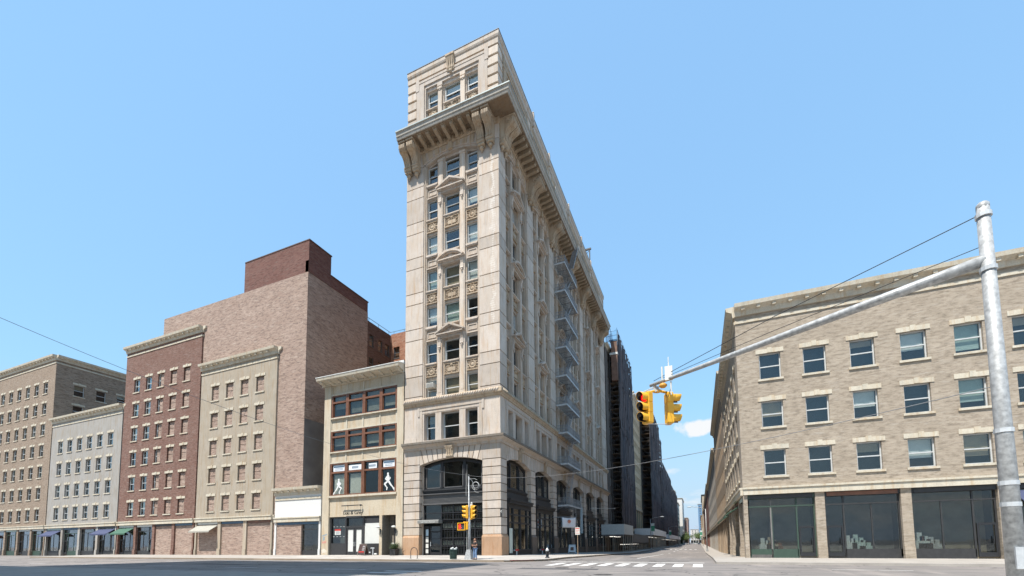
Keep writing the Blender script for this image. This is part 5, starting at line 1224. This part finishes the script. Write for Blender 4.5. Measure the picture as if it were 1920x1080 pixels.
# ------------------------------------------------------------------ signals, poles, people, small street things
LENSD = plain('dark_lens', (.012, .012, .014), .15); REDL = emit('lit_red_lens', (1, .008, .012), 1.0); HAND = emit('lit_hand', (1, .03, .02), .9)
AMB = plain('unlit_amber_lens', (.07, .025, .008), .2); GRN = plain('unlit_green_lens', (.008, .03, .025), .2)
POLEM = plain('pole_aluminium', (.40, .405, .40), .55, .25, var=.45, sc=11)
def head(par, loc, rz, lit=False, s=1.0):
    """three-lamp signal head facing local -y; part of its pole or mast"""
    h = part('signal_head', 'shead', lambda m: [m.box(-.17, .17, -.10, .11, .356*i+.006, .356*i+.350) for i in range(3)] + [m.box(-.15, .15, -.09, .10, -.02, 1.08)], YEL, par, loc, rz, (s, s, s), bevel=.012)
    def visor(m):
        n_ = 10; v = []; A = [radians(-55+290*i/n_) for i in range(n_+1)]
        for r in (.145, .155):
            for y, k in ((-.10, 0), (-.42, 1)):
                for a in A: v.append((r*cos(a), y+(.10*(1-sin(a))*.5 if k else 0), r*sin(a)))
        q = n_+1; f = []
        for i in range(n_): f += [(i, i+1, q+i+1, q+i), (2*q+i, 3*q+i, 3*q+i+1, 2*q+i+1), (q+i, q+i+1, 3*q+i+1, 3*q+i)]
        f += [(0, q, 3*q, 2*q), (q-1, 3*q-1, 4*q-1, 2*q-1)]
        m.add(v, f)
    for i in range(3):
        vz = part('visor', 'visor', visor, YEL, h, (0, 0, .178+.356*i), smooth=True); vl_ = part('visor_lining', 'visorl', visor, LENSD, h, (0, 0, .178+.356*i), 0, (.955, .985, .955), smooth=True)
        part('lens', 'lens', lambda m: m.cyl((0, -.135, 0), (0, -.10, 0), .132, .14, 14), (REDL if lit and i == 2 else (LENSD, AMB, AMB)[0] if i != 1 else AMB), h, (0, 0, .178+.356*i), smooth=False)
    return h
# mast arm reaching in from the right
MA = Vector((16.70, -23.98, 6.61)); MD = Vector((.8295, -.5582, 0)).normalized(); MP = MA+MD*8.0
gz_ = -.13
ms = thing('signal_mast', 'grey mast arm carrying two large yellow traffic signals, one lit red', 'traffic signal', (MP.x, MP.y, gz_))
o_ = lambda p: Vector(p)-Vector((MP.x, MP.y, gz_))
part('pole', None, lambda m: (m.tube([(0, 0, 0), (0, 0, 3.5), (0, 0, 7.8)], [.15, .125, .10], 12), m.cyl((0, 0, 0), (0, 0, .5), .26, .22, 8), m.ball((0, 0, 7.82), .11, 8, 5)), POLEM, ms, smooth=True)
part('arm', None, lambda m: m.tube([o_(MA+MD*t+Vector((0, 0, .0))) for t in (-.15, 2, 4, 6, 8)], [.055, .07, .085, .10, .11], 10), POLEM, ms, smooth=True)
part('band', None, lambda m: [m.cyl((0, 0, z), (0, 0, z+.08), .155-.004*z, .155-.004*z, 12) for z in (1.9, 2.3, 3.3, 6.5, 7.6)], GALV, ms)
part('hand_hole', None, lambda m: m.box(-.07, .07, -.165, -.10, .75, 1.15), GALV, ms)
part('stay_cable', None, lambda m: m.tube([o_(MA+MD*.0+Vector((0, 0, .12))), o_(MA+MD*4+Vector((0, 0, .62))), o_(MA+MD*8+Vector((0, 0, .95)))], .010, 5), BLACK, ms)
part('stay_cable', None, lambda m: m.tube([o_(MA+MD*.3+Vector((0, 0, .1))), o_(MA+MD*4+Vector((0, 0, .24))), o_(MA+MD*8+Vector((0, 0, .3)))], .008, 5), BLACK, ms)
C1 = Vector((16.47, -24.09, 5.24)); C2_ = Vector((17.16, -23.72, 5.24)); mid = (C1+C2_)/2
part('hanger', None, lambda m: (m.cyl(o_((MA.x+.02, MA.y, 6.6)), o_((mid.x-.05, mid.y, 6.36)), .06, .05, 8), m.box(*(lambda q: (q.x-.09, q.x+.09, q.y-.09, q.y+.09, q.z-.05, q.z+.12))(o_((mid.x-.05, mid.y, 6.40))))), POLEM, ms)
part('bracket', None, lambda m: (m.tube([o_((C1.x, C1.y, 6.32)), o_((mid.x, mid.y, 6.40)), o_((C2_.x, C2_.y, 6.32))], .045, 8), m.ball(o_((mid.x, mid.y, 6.38)), (.14, .1, .07), 8, 5)), YEL, ms)
part('tie_rod', None, lambda m: m.cyl(o_((C1.x, C1.y, 5.22)), o_((C2_.x, C2_.y, 5.22)), .014, .014, 5), GALV, ms)
head(ms, o_(C1), -.62, True); head(ms, o_(C2_), 1.98)
eq = MA+MD*.62
part('radio_box', None, lambda m: (m.box(*(lambda q: (q.x-.12, q.x+.12, q.y-.06, q.y+.06, q.z-.05, q.z+.42))(o_(eq))), m.cyl(o_(eq+Vector((0, 0, .4))), o_(eq+Vector((0, 0, .75))), .022, .012, 6), m.cyl(o_(eq+Vector((-.22, .15, -.1))), o_(eq+Vector((-.22, .15, .5))), .03, .03, 6), m.cyl(o_(eq+Vector((.06, 0, -.1))), o_(eq+Vector((.06, 0, -.55))), .03, .02, 6)), plain('pale_box', (.66, .66, .62), .5), ms)
part('sensor', None, lambda m: m.ball(o_(eq+Vector((-.2, .1, -.17))), (.14, .12, .09), 8, 5), plain('amber_sensor', (.60, .28, .03), .5), ms, smooth=True)
part('loose_cable', None, lambda m: m.tube([o_(eq+Vector((.06, 0, -.3))), o_(eq+Vector((-.05, 0, -.62))), o_(mid+Vector((.25, .1, 1.0))), o_(mid+Vector((.36, .15, .92))), o_(mid+Vector((.3, .1, 1.1))), o_(mid+Vector((.0, 0, 1.12)))], .010, 5), BLACK, ms)
part('stub_arm', None, lambda m: m.tube([o_((MA.x-.02, MA.y, 6.5)), o_((MA.x-.35, MA.y-.2, 6.32)), o_((MA.x-.68, MA.y-.35, 6.25))], .022, 5), GALV, ms)
# corner signal pole in front of the narrow facade
PX, PY = .34, -7.15; PZ = walk_z(PX, PY)
sp = thing('signal_pole', 'slim grey corner pole with two small yellow signals and a red-hand walk signal', 'traffic signal', (PX, PY, PZ))
part('pole', None, lambda m: m.tube([(0, 0, 0), (0, 0, 3.4), (-.02, 0, 3.5), (-.06, 0, 7.1)], [.13, .11, .06, .05], 10), POLEM, sp, smooth=True)
part('base', None, lambda m: (m.prism([(-.34, -.3), (.30, -.3), (.30, .3), (-.34, .3)], lambda x, y: (x, y, 0), lambda x, y: (x*.55, y*.55, .82)),), POLEM, sp)
head(sp, (-.20, -.05, 3.42), radians(-62)); head(sp, (.36, -.05, 3.40), radians(70))
part('bracket', None, lambda m: (m.tube([(-.2, -.03, 3.42), (0, -.03, 3.30), (.36, -.03, 3.40)], .05, 6)), YEL, sp)
part('detector', None, lambda m: (m.box(.12, .3, -.08, .08, 4.25, 4.62), m.ball((.22, 0, 4.68), .09, 6, 4)), plain('detector_white', (.6, .6, .57), .5), sp)
pd = part('walk_signal', None, lambda m: (m.box(-.98, -.92, -.28, -.02, 2.42, 3.06), m.box(-.32, -.26, -.28, -.02, 2.42, 3.06), m.box(-.92, -.32, -.28, -.02, 3.0, 3.06), m.box(-.92, -.32, -.28, -.02, 2.42, 2.48), m.box(-.5, .0, -.15, -.08, 3.06, 3.14), m.box(-.22, -.05, -.18, .02, 2.48, 3.06)), YEL, sp)
part('screen', None, lambda m: m.box(-.92, -.32, -.2, -.1, 2.48, 3.0), plain('signal_screen', (.07, .07, .075), .3), pd)
part('red_hand', None, lambda m: (m.box(-.86, -.70, -.215, -.2, 2.54, 2.78), m.box(-.87, -.835, -.215, -.2, 2.7, 2.9), m.box(-.815, -.785, -.215, -.2, 2.78, 2.94), m.box(-.765, -.735, -.215, -.2, 2.78, 2.95), m.box(-.715, -.69, -.215, -.2, 2.78, 2.9), m.box(-.70, -.64, -.215, -.2, 2.62, 2.67)), HAND, pd)
part('cable_coil', None, lambda m: (m.ring((.62, -.05, 6.1), .34, .018, 14, 4), m.ring((.66, -.1, 6.15), .26, .018, 14, 4), m.tube([(-.05, 0, 6.9), (.3, 0, 6.5), (.55, 0, 5.6), (.9, 0, 5.5)], .016, 5), m.tube([(-.05, 0, 6.7), (.5, 0, 6.72), (.75, 0, 6.6)], .014, 5)), plain('pale_cable', (.45, .45, .43), .6), sp)
part('conduit', None, lambda m: (m.cyl((-.24, .02, 3.4), (-.24, .02, .3), .02, .02, 5), m.cyl((-.3, 0, 7.2), (-.3, 0, 5.3), .012, .012, 5)), PAPER, sp)
# span wires
def wire(label, P0, P1, sag):
    P0, P1 = Vector(P0), Vector(P1); pts = []
    for i in range(33): t = i/32; p = P0.lerp(P1, t); p.z -= 4*sag*t*(1-t); pts.append(p-P0)
    w_ = thing('span_wire', label, 'wire', P0); part('cable', None, lambda m: m.tube(pts, .009, 5), plain('weathered_cable', (.20, .20, .20), .6), w_); part('clamp', None, lambda m: m.box(-.06, .06, -.06, .06, -.05, .05), GALV, w_)
wire('thin cable from the corner pole top across the street to the right', (.28, -7.15, 6.9), (23.3, -28.4, 4.1), .8)
wire('thin dark cable from the corner pole top up to the left', (.28, -7.15, 6.9), (-5.7, -45.0, 12.4), 1.9)

# ------------------------------------------------------------------ person waiting at the corner
def skinmesh(name, verts, edges, radii, mat, root=0, sub=2):
    me = bpy.data.meshes.new(name); me.from_pydata(verts, edges, []); o = bpy.data.objects.new(name, me); COL.objects.link(o)
    sk = o.modifiers.new('s', 'SKIN'); sk.use_smooth_shade = True
    for i, r in enumerate(radii): me.skin_vertices[0].data[i].radius = (r, r) if isinstance(r, (int, float)) else r; me.skin_vertices[0].data[i].use_root = (i == root)
    sb = o.modifiers.new('u', 'SUBSURF'); sb.levels = sub; sb.render_levels = sub
    bpy.context.view_layer.update()
    r_ = bpy.data.meshes.new_from_object(o.evaluated_get(bpy.context.evaluated_depsgraph_get())); bpy.data.objects.remove(o); bpy.data.meshes.remove(me)
    r_.name = name; r_.materials.clear(); r_.materials.append(mat)
    for p in r_.polygons: p.use_smooth = True
    return r_
SKIN = plain('skin', (.36, .19, .12), .55, var=.06); TEE = plain('dark_tee', (.045, .035, .032), .85, var=.2); JEAN = plain('blue_jeans', (.16, .25, .40), .9, var=.25, sc=9); HAIR = plain('brown_hair', (.10, .04, .02), .6); SHOE = plain('dark_shoes', (.05, .05, .06), .6)
pe = thing('person', 'person in dark tee and blue jeans, arms folded, waiting beside the corner signal pole', 'person', (1.08, -7.55, walk_z(1.08, -7.55)), radians(-25))
V = [(0, .02, .95), (0, .02, 1.10), (0, .0, 1.30), (0, .01, 1.42), (0, 0, 1.50), (0, -.02, 1.58), (0, -.03, 1.66),
     (-.10, .02, .90), (-.12, -.01, .50), (-.13, .03, .10), (-.14, -.10, .05),
     (.10, .02, .90), (.13, -.03, .50), (.15, .03, .10), (.17, -.10, .05),
     (-.19, .01, 1.40), (-.27, -.02, 1.16), (-.10, -.22, 1.10), (.02, -.24, 1.14),
     (.19, .01, 1.40), (.28, -.02, 1.16), (.10, -.23, 1.16), (-.04, -.25, 1.18)]
Ed = [(0, 1), (1, 2), (2, 3), (3, 4), (4, 5), (5, 6), (0, 7), (7, 8), (8, 9), (9, 10), (0, 11), (11, 12), (12, 13), (13, 14), (3, 15), (15, 16), (16, 17), (17, 18), (3, 19), (19, 20), (20, 21), (21, 22)]
Rr = [(.15, .115), (.14, .11), (.16, .11), (.12, .09), .055, .085, .075, .085, .06, .042, .035, .085, .06, .042, .035, .06, .045, .034, .03, .06, .045, .034, .03]
body = link('body', skinmesh('body', V, Ed, Rr, SKIN), pe)
part('face', None, lambda m: (m.ball((0, -.02, 1.61), (.082, .10, .115), 12, 8), m.ball((0, -.125, 1.60), (.016, .024, .024), 6, 4), m.ball((-.085, 0, 1.605), (.014, .024, .034), 6, 4), m.ball((.085, 0, 1.605), (.014, .024, .034), 6, 4)), SKIN, body, smooth=True)
for x in (-.032, .032): part('eye', 'eye', lambda m: m.ball((0, 0, 0), (.014, .008, .009), 6, 4), BLACK, body, (x, -.113, 1.625))
part('mouth', None, lambda m: m.ball((0, -.115, 1.555), (.026, .008, .008), 6, 4), plain('lips', (.28, .09, .07), .5), body)
part('hair', None, lambda m: (m.ball((0, .02, 1.655), (.094, .105, .085), 12, 7), m.ball((0, .07, 1.60), (.08, .06, .10), 10, 6)), HAIR, body, smooth=True)
TV = [(0, .02, .97), (0, .02, 1.12), (0, 0, 1.30), (0, .01, 1.43), (-.19, .01, 1.405), (-.25, -.01, 1.24), (.19, .01, 1.405), (.25, -.01, 1.24)]
link('tee_shirt', skinmesh('tee_shirt', TV, [(0, 1), (1, 2), (2, 3), (3, 4), (4, 5), (3, 6), (6, 7)], [(.17, .135), (.165, .13), (.18, .13), (.13, .1), .078, .072, .078, .072], TEE), body)
JV = [(0, .02, .97), (-.10, .02, .88), (-.12, -.01, .50), (-.13, .03, .11), (.10, .02, .88), (.13, -.03, .50), (.15, .03, .11)]
link('jeans', skinmesh('jeans', JV, [(0, 1), (1, 2), (2, 3), (0, 4), (4, 5), (5, 6)], [(.155, .125), .115, .085, .075, .115, .085, .075], JEAN), body)
for x in (-.135, .16): part('shoe', 'shoe', lambda m: (m.ball((0, -.05, .045), (.05, .14, .05), 8, 5), m.ball((0, .04, .06), (.045, .06, .06), 8, 5)), SHOE, body, (x, 0, 0), smooth=True)
def hand(m):
    m.ball((0, 0, 0), (.042, .022, .048), 8, 5)
    for i, (x, L) in enumerate(((-.03, .055), (-.01, .065), (.01, .06), (.03, .048))): m.tube([(x, 0, -.035), (x*1.05, -.012, -.035-L*.5), (x*1.05, .006, -.035-L)], [.0095, .009, .007], 6)
    m.tube([(.036, -.005, .015), (.062, -.018, -.005), (.066, -.022, -.032)], [.011, .010, .008], 6)
for loc_, ry in (((.06, -.255, 1.13), 70), ((-.09, -.27, 1.19), -70)):
    o = part('hand', 'hand', hand, SKIN, body, loc_, smooth=True); o.rotation_euler = (0, radians(ry), 0)

# ------------------------------------------------------------------ small things at the kerb
GREENP = plain('green_bin_paint', (.03, .075, .06), .5, var=.3)
tb = thing('litter_bin', 'green wire litter bin with a full white bag on the avenue pavement', 'litter bin', (-.95, -7.55, walk_z(-.95, -7.5)))
part('basket', None, lambda m: [m.cyl((.27*cos(a), .27*sin(a), .05), (.32*cos(a), .32*sin(a), .82), .012, .012, 4) for a in [2*pi*i/22 for i in range(22)]] + [m.ring((0, 0, z), r, .016, 20, 4, 'z') for z, r in ((.06, .27), (.3, .285), (.55, .3), (.82, .325))], GREENP, tb)
part('liner', None, lambda m: m.lathe([(.24, .05), (.26, .3), (.28, .6), (.30, .8)], n=14), plain('dark_liner', (.03, .045, .04), .4), tb)
part('rubbish', None, lambda m: [m.ball((random.Random(i).uniform(-.2, .2), random.Random(i+50).uniform(-.2, .2), .84+.05*(i % 3)), (.10, .08, .10), 6, 4) for i in range(9)], plain('white_bags', (.55, .56, .54), .6, var=.5, sc=9), tb)
hy = thing('fire_hydrant', 'black fire hydrant with silver cap on the corner pavement', 'hydrant', (5.85, -3.3, walk_z(5.85, -3.3)))
part('barrel', None, lambda m: m.lathe([(.20, 0), (.20, .06), (.13, .10), (.13, .5), (.16, .52), (.16, .58), (.14, .60)], n=12), IRON, hy, smooth=True)
part('bonnet', None, lambda m: m.lathe([(.15, .60), (.16, .66), (.12, .76), (.05, .80), (.05, .86), (.01, .87)], n=12), plain('silver_paint', (.62, .62, .6), .35, .4), hy, smooth=True)
for a in (0, pi/2, pi): part('outlet', 'hyo', lambda m: (m.cyl((.12, 0, .42), (.24, 0, .42), .065, .065, 8), m.cyl((.24, 0, .42), (.27, 0, .42), .08, .07, 8)), IRON, hy, (0, 0, 0), a-pi/2)
SGX, SGY = 5.2, 9.6
ps = thing('parking_sign', 'red and white parking sign on a thin rusty post at the side-street kerb', 'sign', (SGX, SGY, walk_z(SGX, SGY)))
part('post', None, lambda m: m.box(-.03, .03, -.02, .02, 0, 3.25), plain('rusty_post', (.28, .20, .13), .7, var=.4, sc=8), ps)
part('plate', None, lambda m: m.box(-.27, .27, -.035, -.022, 2.32, 3.15), PAPER, ps); part('print', None, lambda m: (m.box(-.23, .23, -.04, -.036, 2.95, 3.08), m.box(-.23, .23, -.04, -.036, 2.75, 2.80), m.box(-.23, .1, -.04, -.036, 2.62, 2.66), m.box(-.23, .23, -.04, -.036, 2.45, 2.49)), plain('sign_red', (.55, .12, .10), .5), ps)
ab = thing('sandwich_board', 'pale blue and white sandwich board outside the side-street shop', 'sandwich board', (1.55, 20.6, walk_z(1.55, 20.6)), radians(8))
for s in (-1, 1):
    b_ = part('frame', ('abf', s), lambda m: (m.cyl((-.42, s*.05, 1.2), (-.5, s*.4, 0), .05, .05, 6), m.cyl((.42, s*.05, 1.2), (.5, s*.4, 0), .05, .05, 6), m.cyl((-.42, s*.05, 1.18), (.42, s*.05, 1.18), .06, .06, 6), m.cyl((-.48, s*.33, .22), (.48, s*.33, .22), .05, .05, 6)), plain('pale_blue_plastic', (.52, .62, .68), .5), ab)
    part('panel', ('abp', s), lambda m: m.add([(-.40, s*.08, 1.15), (.40, s*.08, 1.15), (.46, s*.34, .24), (-.46, s*.34, .24), (-.40, s*.05, 1.15), (.40, s*.05, 1.15), (.46, s*.31, .24), (-.46, s*.31, .24)], [(0, 1, 2, 3), (7, 6, 5, 4), (0, 4, 5, 1), (1, 5, 6, 2), (2, 6, 7, 3), (3, 7, 4, 0)]), SIGNW, b_)
part('picture', None, lambda m: m.add([(-.20, -.12, 1.0), (.22, -.12, 1.0), (.24, -.30, .42), (-.22, -.30, .42)], [(0, 1, 2, 3)]), plain('board_picture', (.16, .09, .07), .6, var=.6, sc=14), ab)
fl = thing('shop_banner', 'white cloth banner with a round orange emblem hung from the fire-escape bay', 'banner', (1.35, 16.6, 3.2))
def clothm(m):
    v = []; n_, k_ = 12, 6
    for i in range(n_+1):
        for j in range(k_+1): u = i/n_; w_ = j/k_; v.append((.05*sin(u*9)+.04*sin(w_*4+u*5), u*2.1, w_*1.35-.10*sin(u*pi)*(w_)))
    m.add(v, [(i*(k_+1)+j, (i+1)*(k_+1)+j, (i+1)*(k_+1)+j+1, i*(k_+1)+j+1) for i in range(n_) for j in range(k_)])
o = part('cloth', None, clothm, plain('banner_white', (.72, .72, .74), .9, var=.05), fl, smooth=True); o.rotation_euler = (0, 0, radians(-42))
so_ = o.modifiers.new('thick', 'SOLIDIFY'); so_.thickness = .008
e_ = part('emblem', None, lambda m: (m.ring((.0, 1.05, .82), .20, .05, 16, 4, 'x'), m.cyl((-.0, 1.05, .82), (.03, 1.05, .82), .13, .13, 14)), plain('orange_emblem', (.62, .22, .13), .7), fl); e_.rotation_euler = (0, 0, radians(-42)); e_.location = (.05, -.0, 0)
part('rod', None, lambda m: (m.cyl((-1.3, .0, 1.42), (1.5, 1.6, 1.42), .025, .025, 6),), GALV, fl)
for (x, y, d) in ((.45, 2.9, 'red and grey wall hydrant connection below the first side shop window'), (.4, 11.2, 'small red wall hydrant connection below the second side shop window')):
    q = thing('fire_connection', d, 'fire connection', (x, y, walk_z(x, y)), pi/2, 'wall hydrant connections')
    part('pipe', 'fcp', lambda m: (m.cyl((0, .35, .5), (0, 0, .5), .07, .07, 8), m.cyl((0, 0, .5), (0, 0, 0), .06, .06, 8)), GALV, q)
    part('cap', 'fcc', lambda m: (m.cyl((-.05, 0, .5), (-.30, -.06, .55), .08, .09, 8)), RED, q); part('cap', 'fcc2', lambda m: (m.cyl((.05, 0, .5), (.30, -.06, .55), .08, .09, 8)), RED, q)
bl = thing('blade_sign', 'thin dark blade sign with a white mark on the corner pier', 'sign', (.0, -.05, 3.75))
part('panel', None, lambda m: m.box(.0, .13, -.0, .05, 0, .95), IRON2, bl); part('mark', None, lambda m: m.py([(-.04, .6), (.1, .72), (.1, .62), (.03, .58), (.1, .52), (.1, .44)], -.012, -.004), PAPER, bl)
part('bracket', None, lambda m: m.box(-.06, 0, .0, .05, .1, .85), IRON2, bl)
wp = thing('whitewashed_panel', 'pale green-white panel leaning in the first side shopfront next to the corner plinth', 'panel', (.16, 1.72, -.02))
part('board', None, lambda m: m.box(-.02, .03, 0, .75, .2, 2.75), plain('pale_green_panel', (.50, .55, .50), .6), wp); part('foot', None, lambda m: m.box(-.03, .05, 0, .75, .0, .2), IRON2, wp)
# signal-side sign bar far up the street wall
wl = thing('flagpole', 'thin white pole sticking out from the side facade above the shops', 'pole', (0, 39.5, 7.4)); part('shaft', None, lambda m: m.cyl((0, 0, 0), (3.2, 6.5, .3), .035, .03, 6), PAPER, wl); part('tip', None, lambda m: m.ball((3.2, 6.5, .3), .09, 6, 4), PAPER, wl)

# ------------------------------------------------------------------ street lamps with banners
BGR = plain('banner_green', (.05, .25, .15), .7); BWH = plain('banner_cream', (.60, .66, .62), .7)
def lamp(x, y, side, label, banner=True, h=8.6, arm=3.2):
    t = thing('street_lamp', label, 'street lamp', (x, y, slope(y)-.14), 0, 'cobra-head street lamps'); s = side
    part('pole', ('lpp', h), lambda m: m.tube([(0, 0, 0), (0, 0, h*.5), (0, 0, h-.4)], [.13, .10, .075], 8), POLEM, t, smooth=True)
    part('base', 'lpb', lambda m: m.cyl((0, 0, 0), (0, 0, .7), .22, .17, 8), POLEM, t)
    part('arm', ('lpa', h, s, arm), lambda m: m.tube([(0, 0, h-.5), (s*arm*.35, 0, h-.05), (s*arm*.8, 0, h+.15)], [.06, .05, .04], 6), POLEM, t, smooth=True)
    part('lamp_head', ('lph', h, s, arm), lambda m: m.ball((s*arm*.95, 0, h+.14), (.5, .16, .10), 8, 5), plain('lamp_grey', (.52, .55, .56), .4), t, smooth=True)
    if banner:
        b_ = part('banner', ('lbn', h, s), lambda m: (m.box(.14*s if s > 0 else -1.0, 1.0 if s > 0 else -.14, -.012, .012, h*.55, h*.82)), BGR, t)
        part('banner_top', ('lbt', h, s), lambda m: (m.box(.14*s if s > 0 else -1.0, 1.0 if s > 0 else -.14, -.016, .016, h*.74, h*.82), m.box(.14*s if s > 0 else -1.0, 1.0 if s > 0 else -.14, -.016, .016, h*.55, h*.58)), BWH, b_)
lamp(6.0, 84, 1, 'nearest street lamp with green banner on the left side of the street')
lamp(6.0, 160, 1, 'second street lamp with green banner further down the left side')
lamp(6.0, 250, 1, 'third street lamp far down the left side', False)
lamp(19.3, 58, -1, 'street lamp arm reaching in from the right pavement', False, 9.0, 3.2)
lamp(19.3, 175, -1, 'second right-hand street lamp further down', True, 8.6, 3.0)
lamp(19.3, 330, -1, 'farthest right-hand street lamp with green banner', True, 8.6, 3.0)
# a few parked and moving cars far down the street
def car(x, y, rz, colr, label):
    t = thing('car', label, 'car', (x, y, road_z(y)), rz, 'distant cars'); cm = plain('car_paint_'+label[:14].replace(' ', '_'), colr, .3, .2, spec=.6)
    part('body', None, lambda m: m.px([(-2.2, .35), (-2.25, .7), (-1.5, .88), (-.8, 1.0), (1.7, 1.0), (2.2, .9), (2.25, .4)], -.88, .88), cm, t, bevel=.04)
    part('cabin', None, lambda m: m.prism([(-.8, -1.0), (.8, -1.0), (.8, 1.8), (-.8, 1.8)], lambda a, b: (a, b, 1.0), lambda a, b: (a*.82, b*.72+.15, 1.5)), plain('car_glass', (.02, .025, .03), .1), t)
    part('roof', None, lambda m: m.box(-.66, .66, -.58, 1.44, 1.49, 1.53), cm, t)
    for sx_ in (-.82, .82):
        for yy in (-1.4, 1.35): part('wheel', 'whl', lambda m: m.cyl((-.1, 0, .33), (.1, 0, .33), .33, .33, 12), BLACK, t, (sx_, yy, 0))
    for sx_ in (-.6, .6): part('headlight', 'hl', lambda m: m.box(-.18, .18, -2.27, -2.2, .62, .76), PAPER, t, (sx_, 0, 0))
car(8.0, 318, 0, (.55, .55, .56), 'silver car parked nearest on the left past the sheds'); car(8.0, 345, 0, (.04, .04, .05), 'black car parked behind the silver one'); car(8.0, 372, 0, (.6, .6, .6), 'white car third in the left parking lane')
car(14.2, 420, 0, (.5, .5, .5), 'pale car driving far down the middle of the street'); car(17.6, 300, 0, (.05, .05, .06), 'dark car parked on the right side of the street')
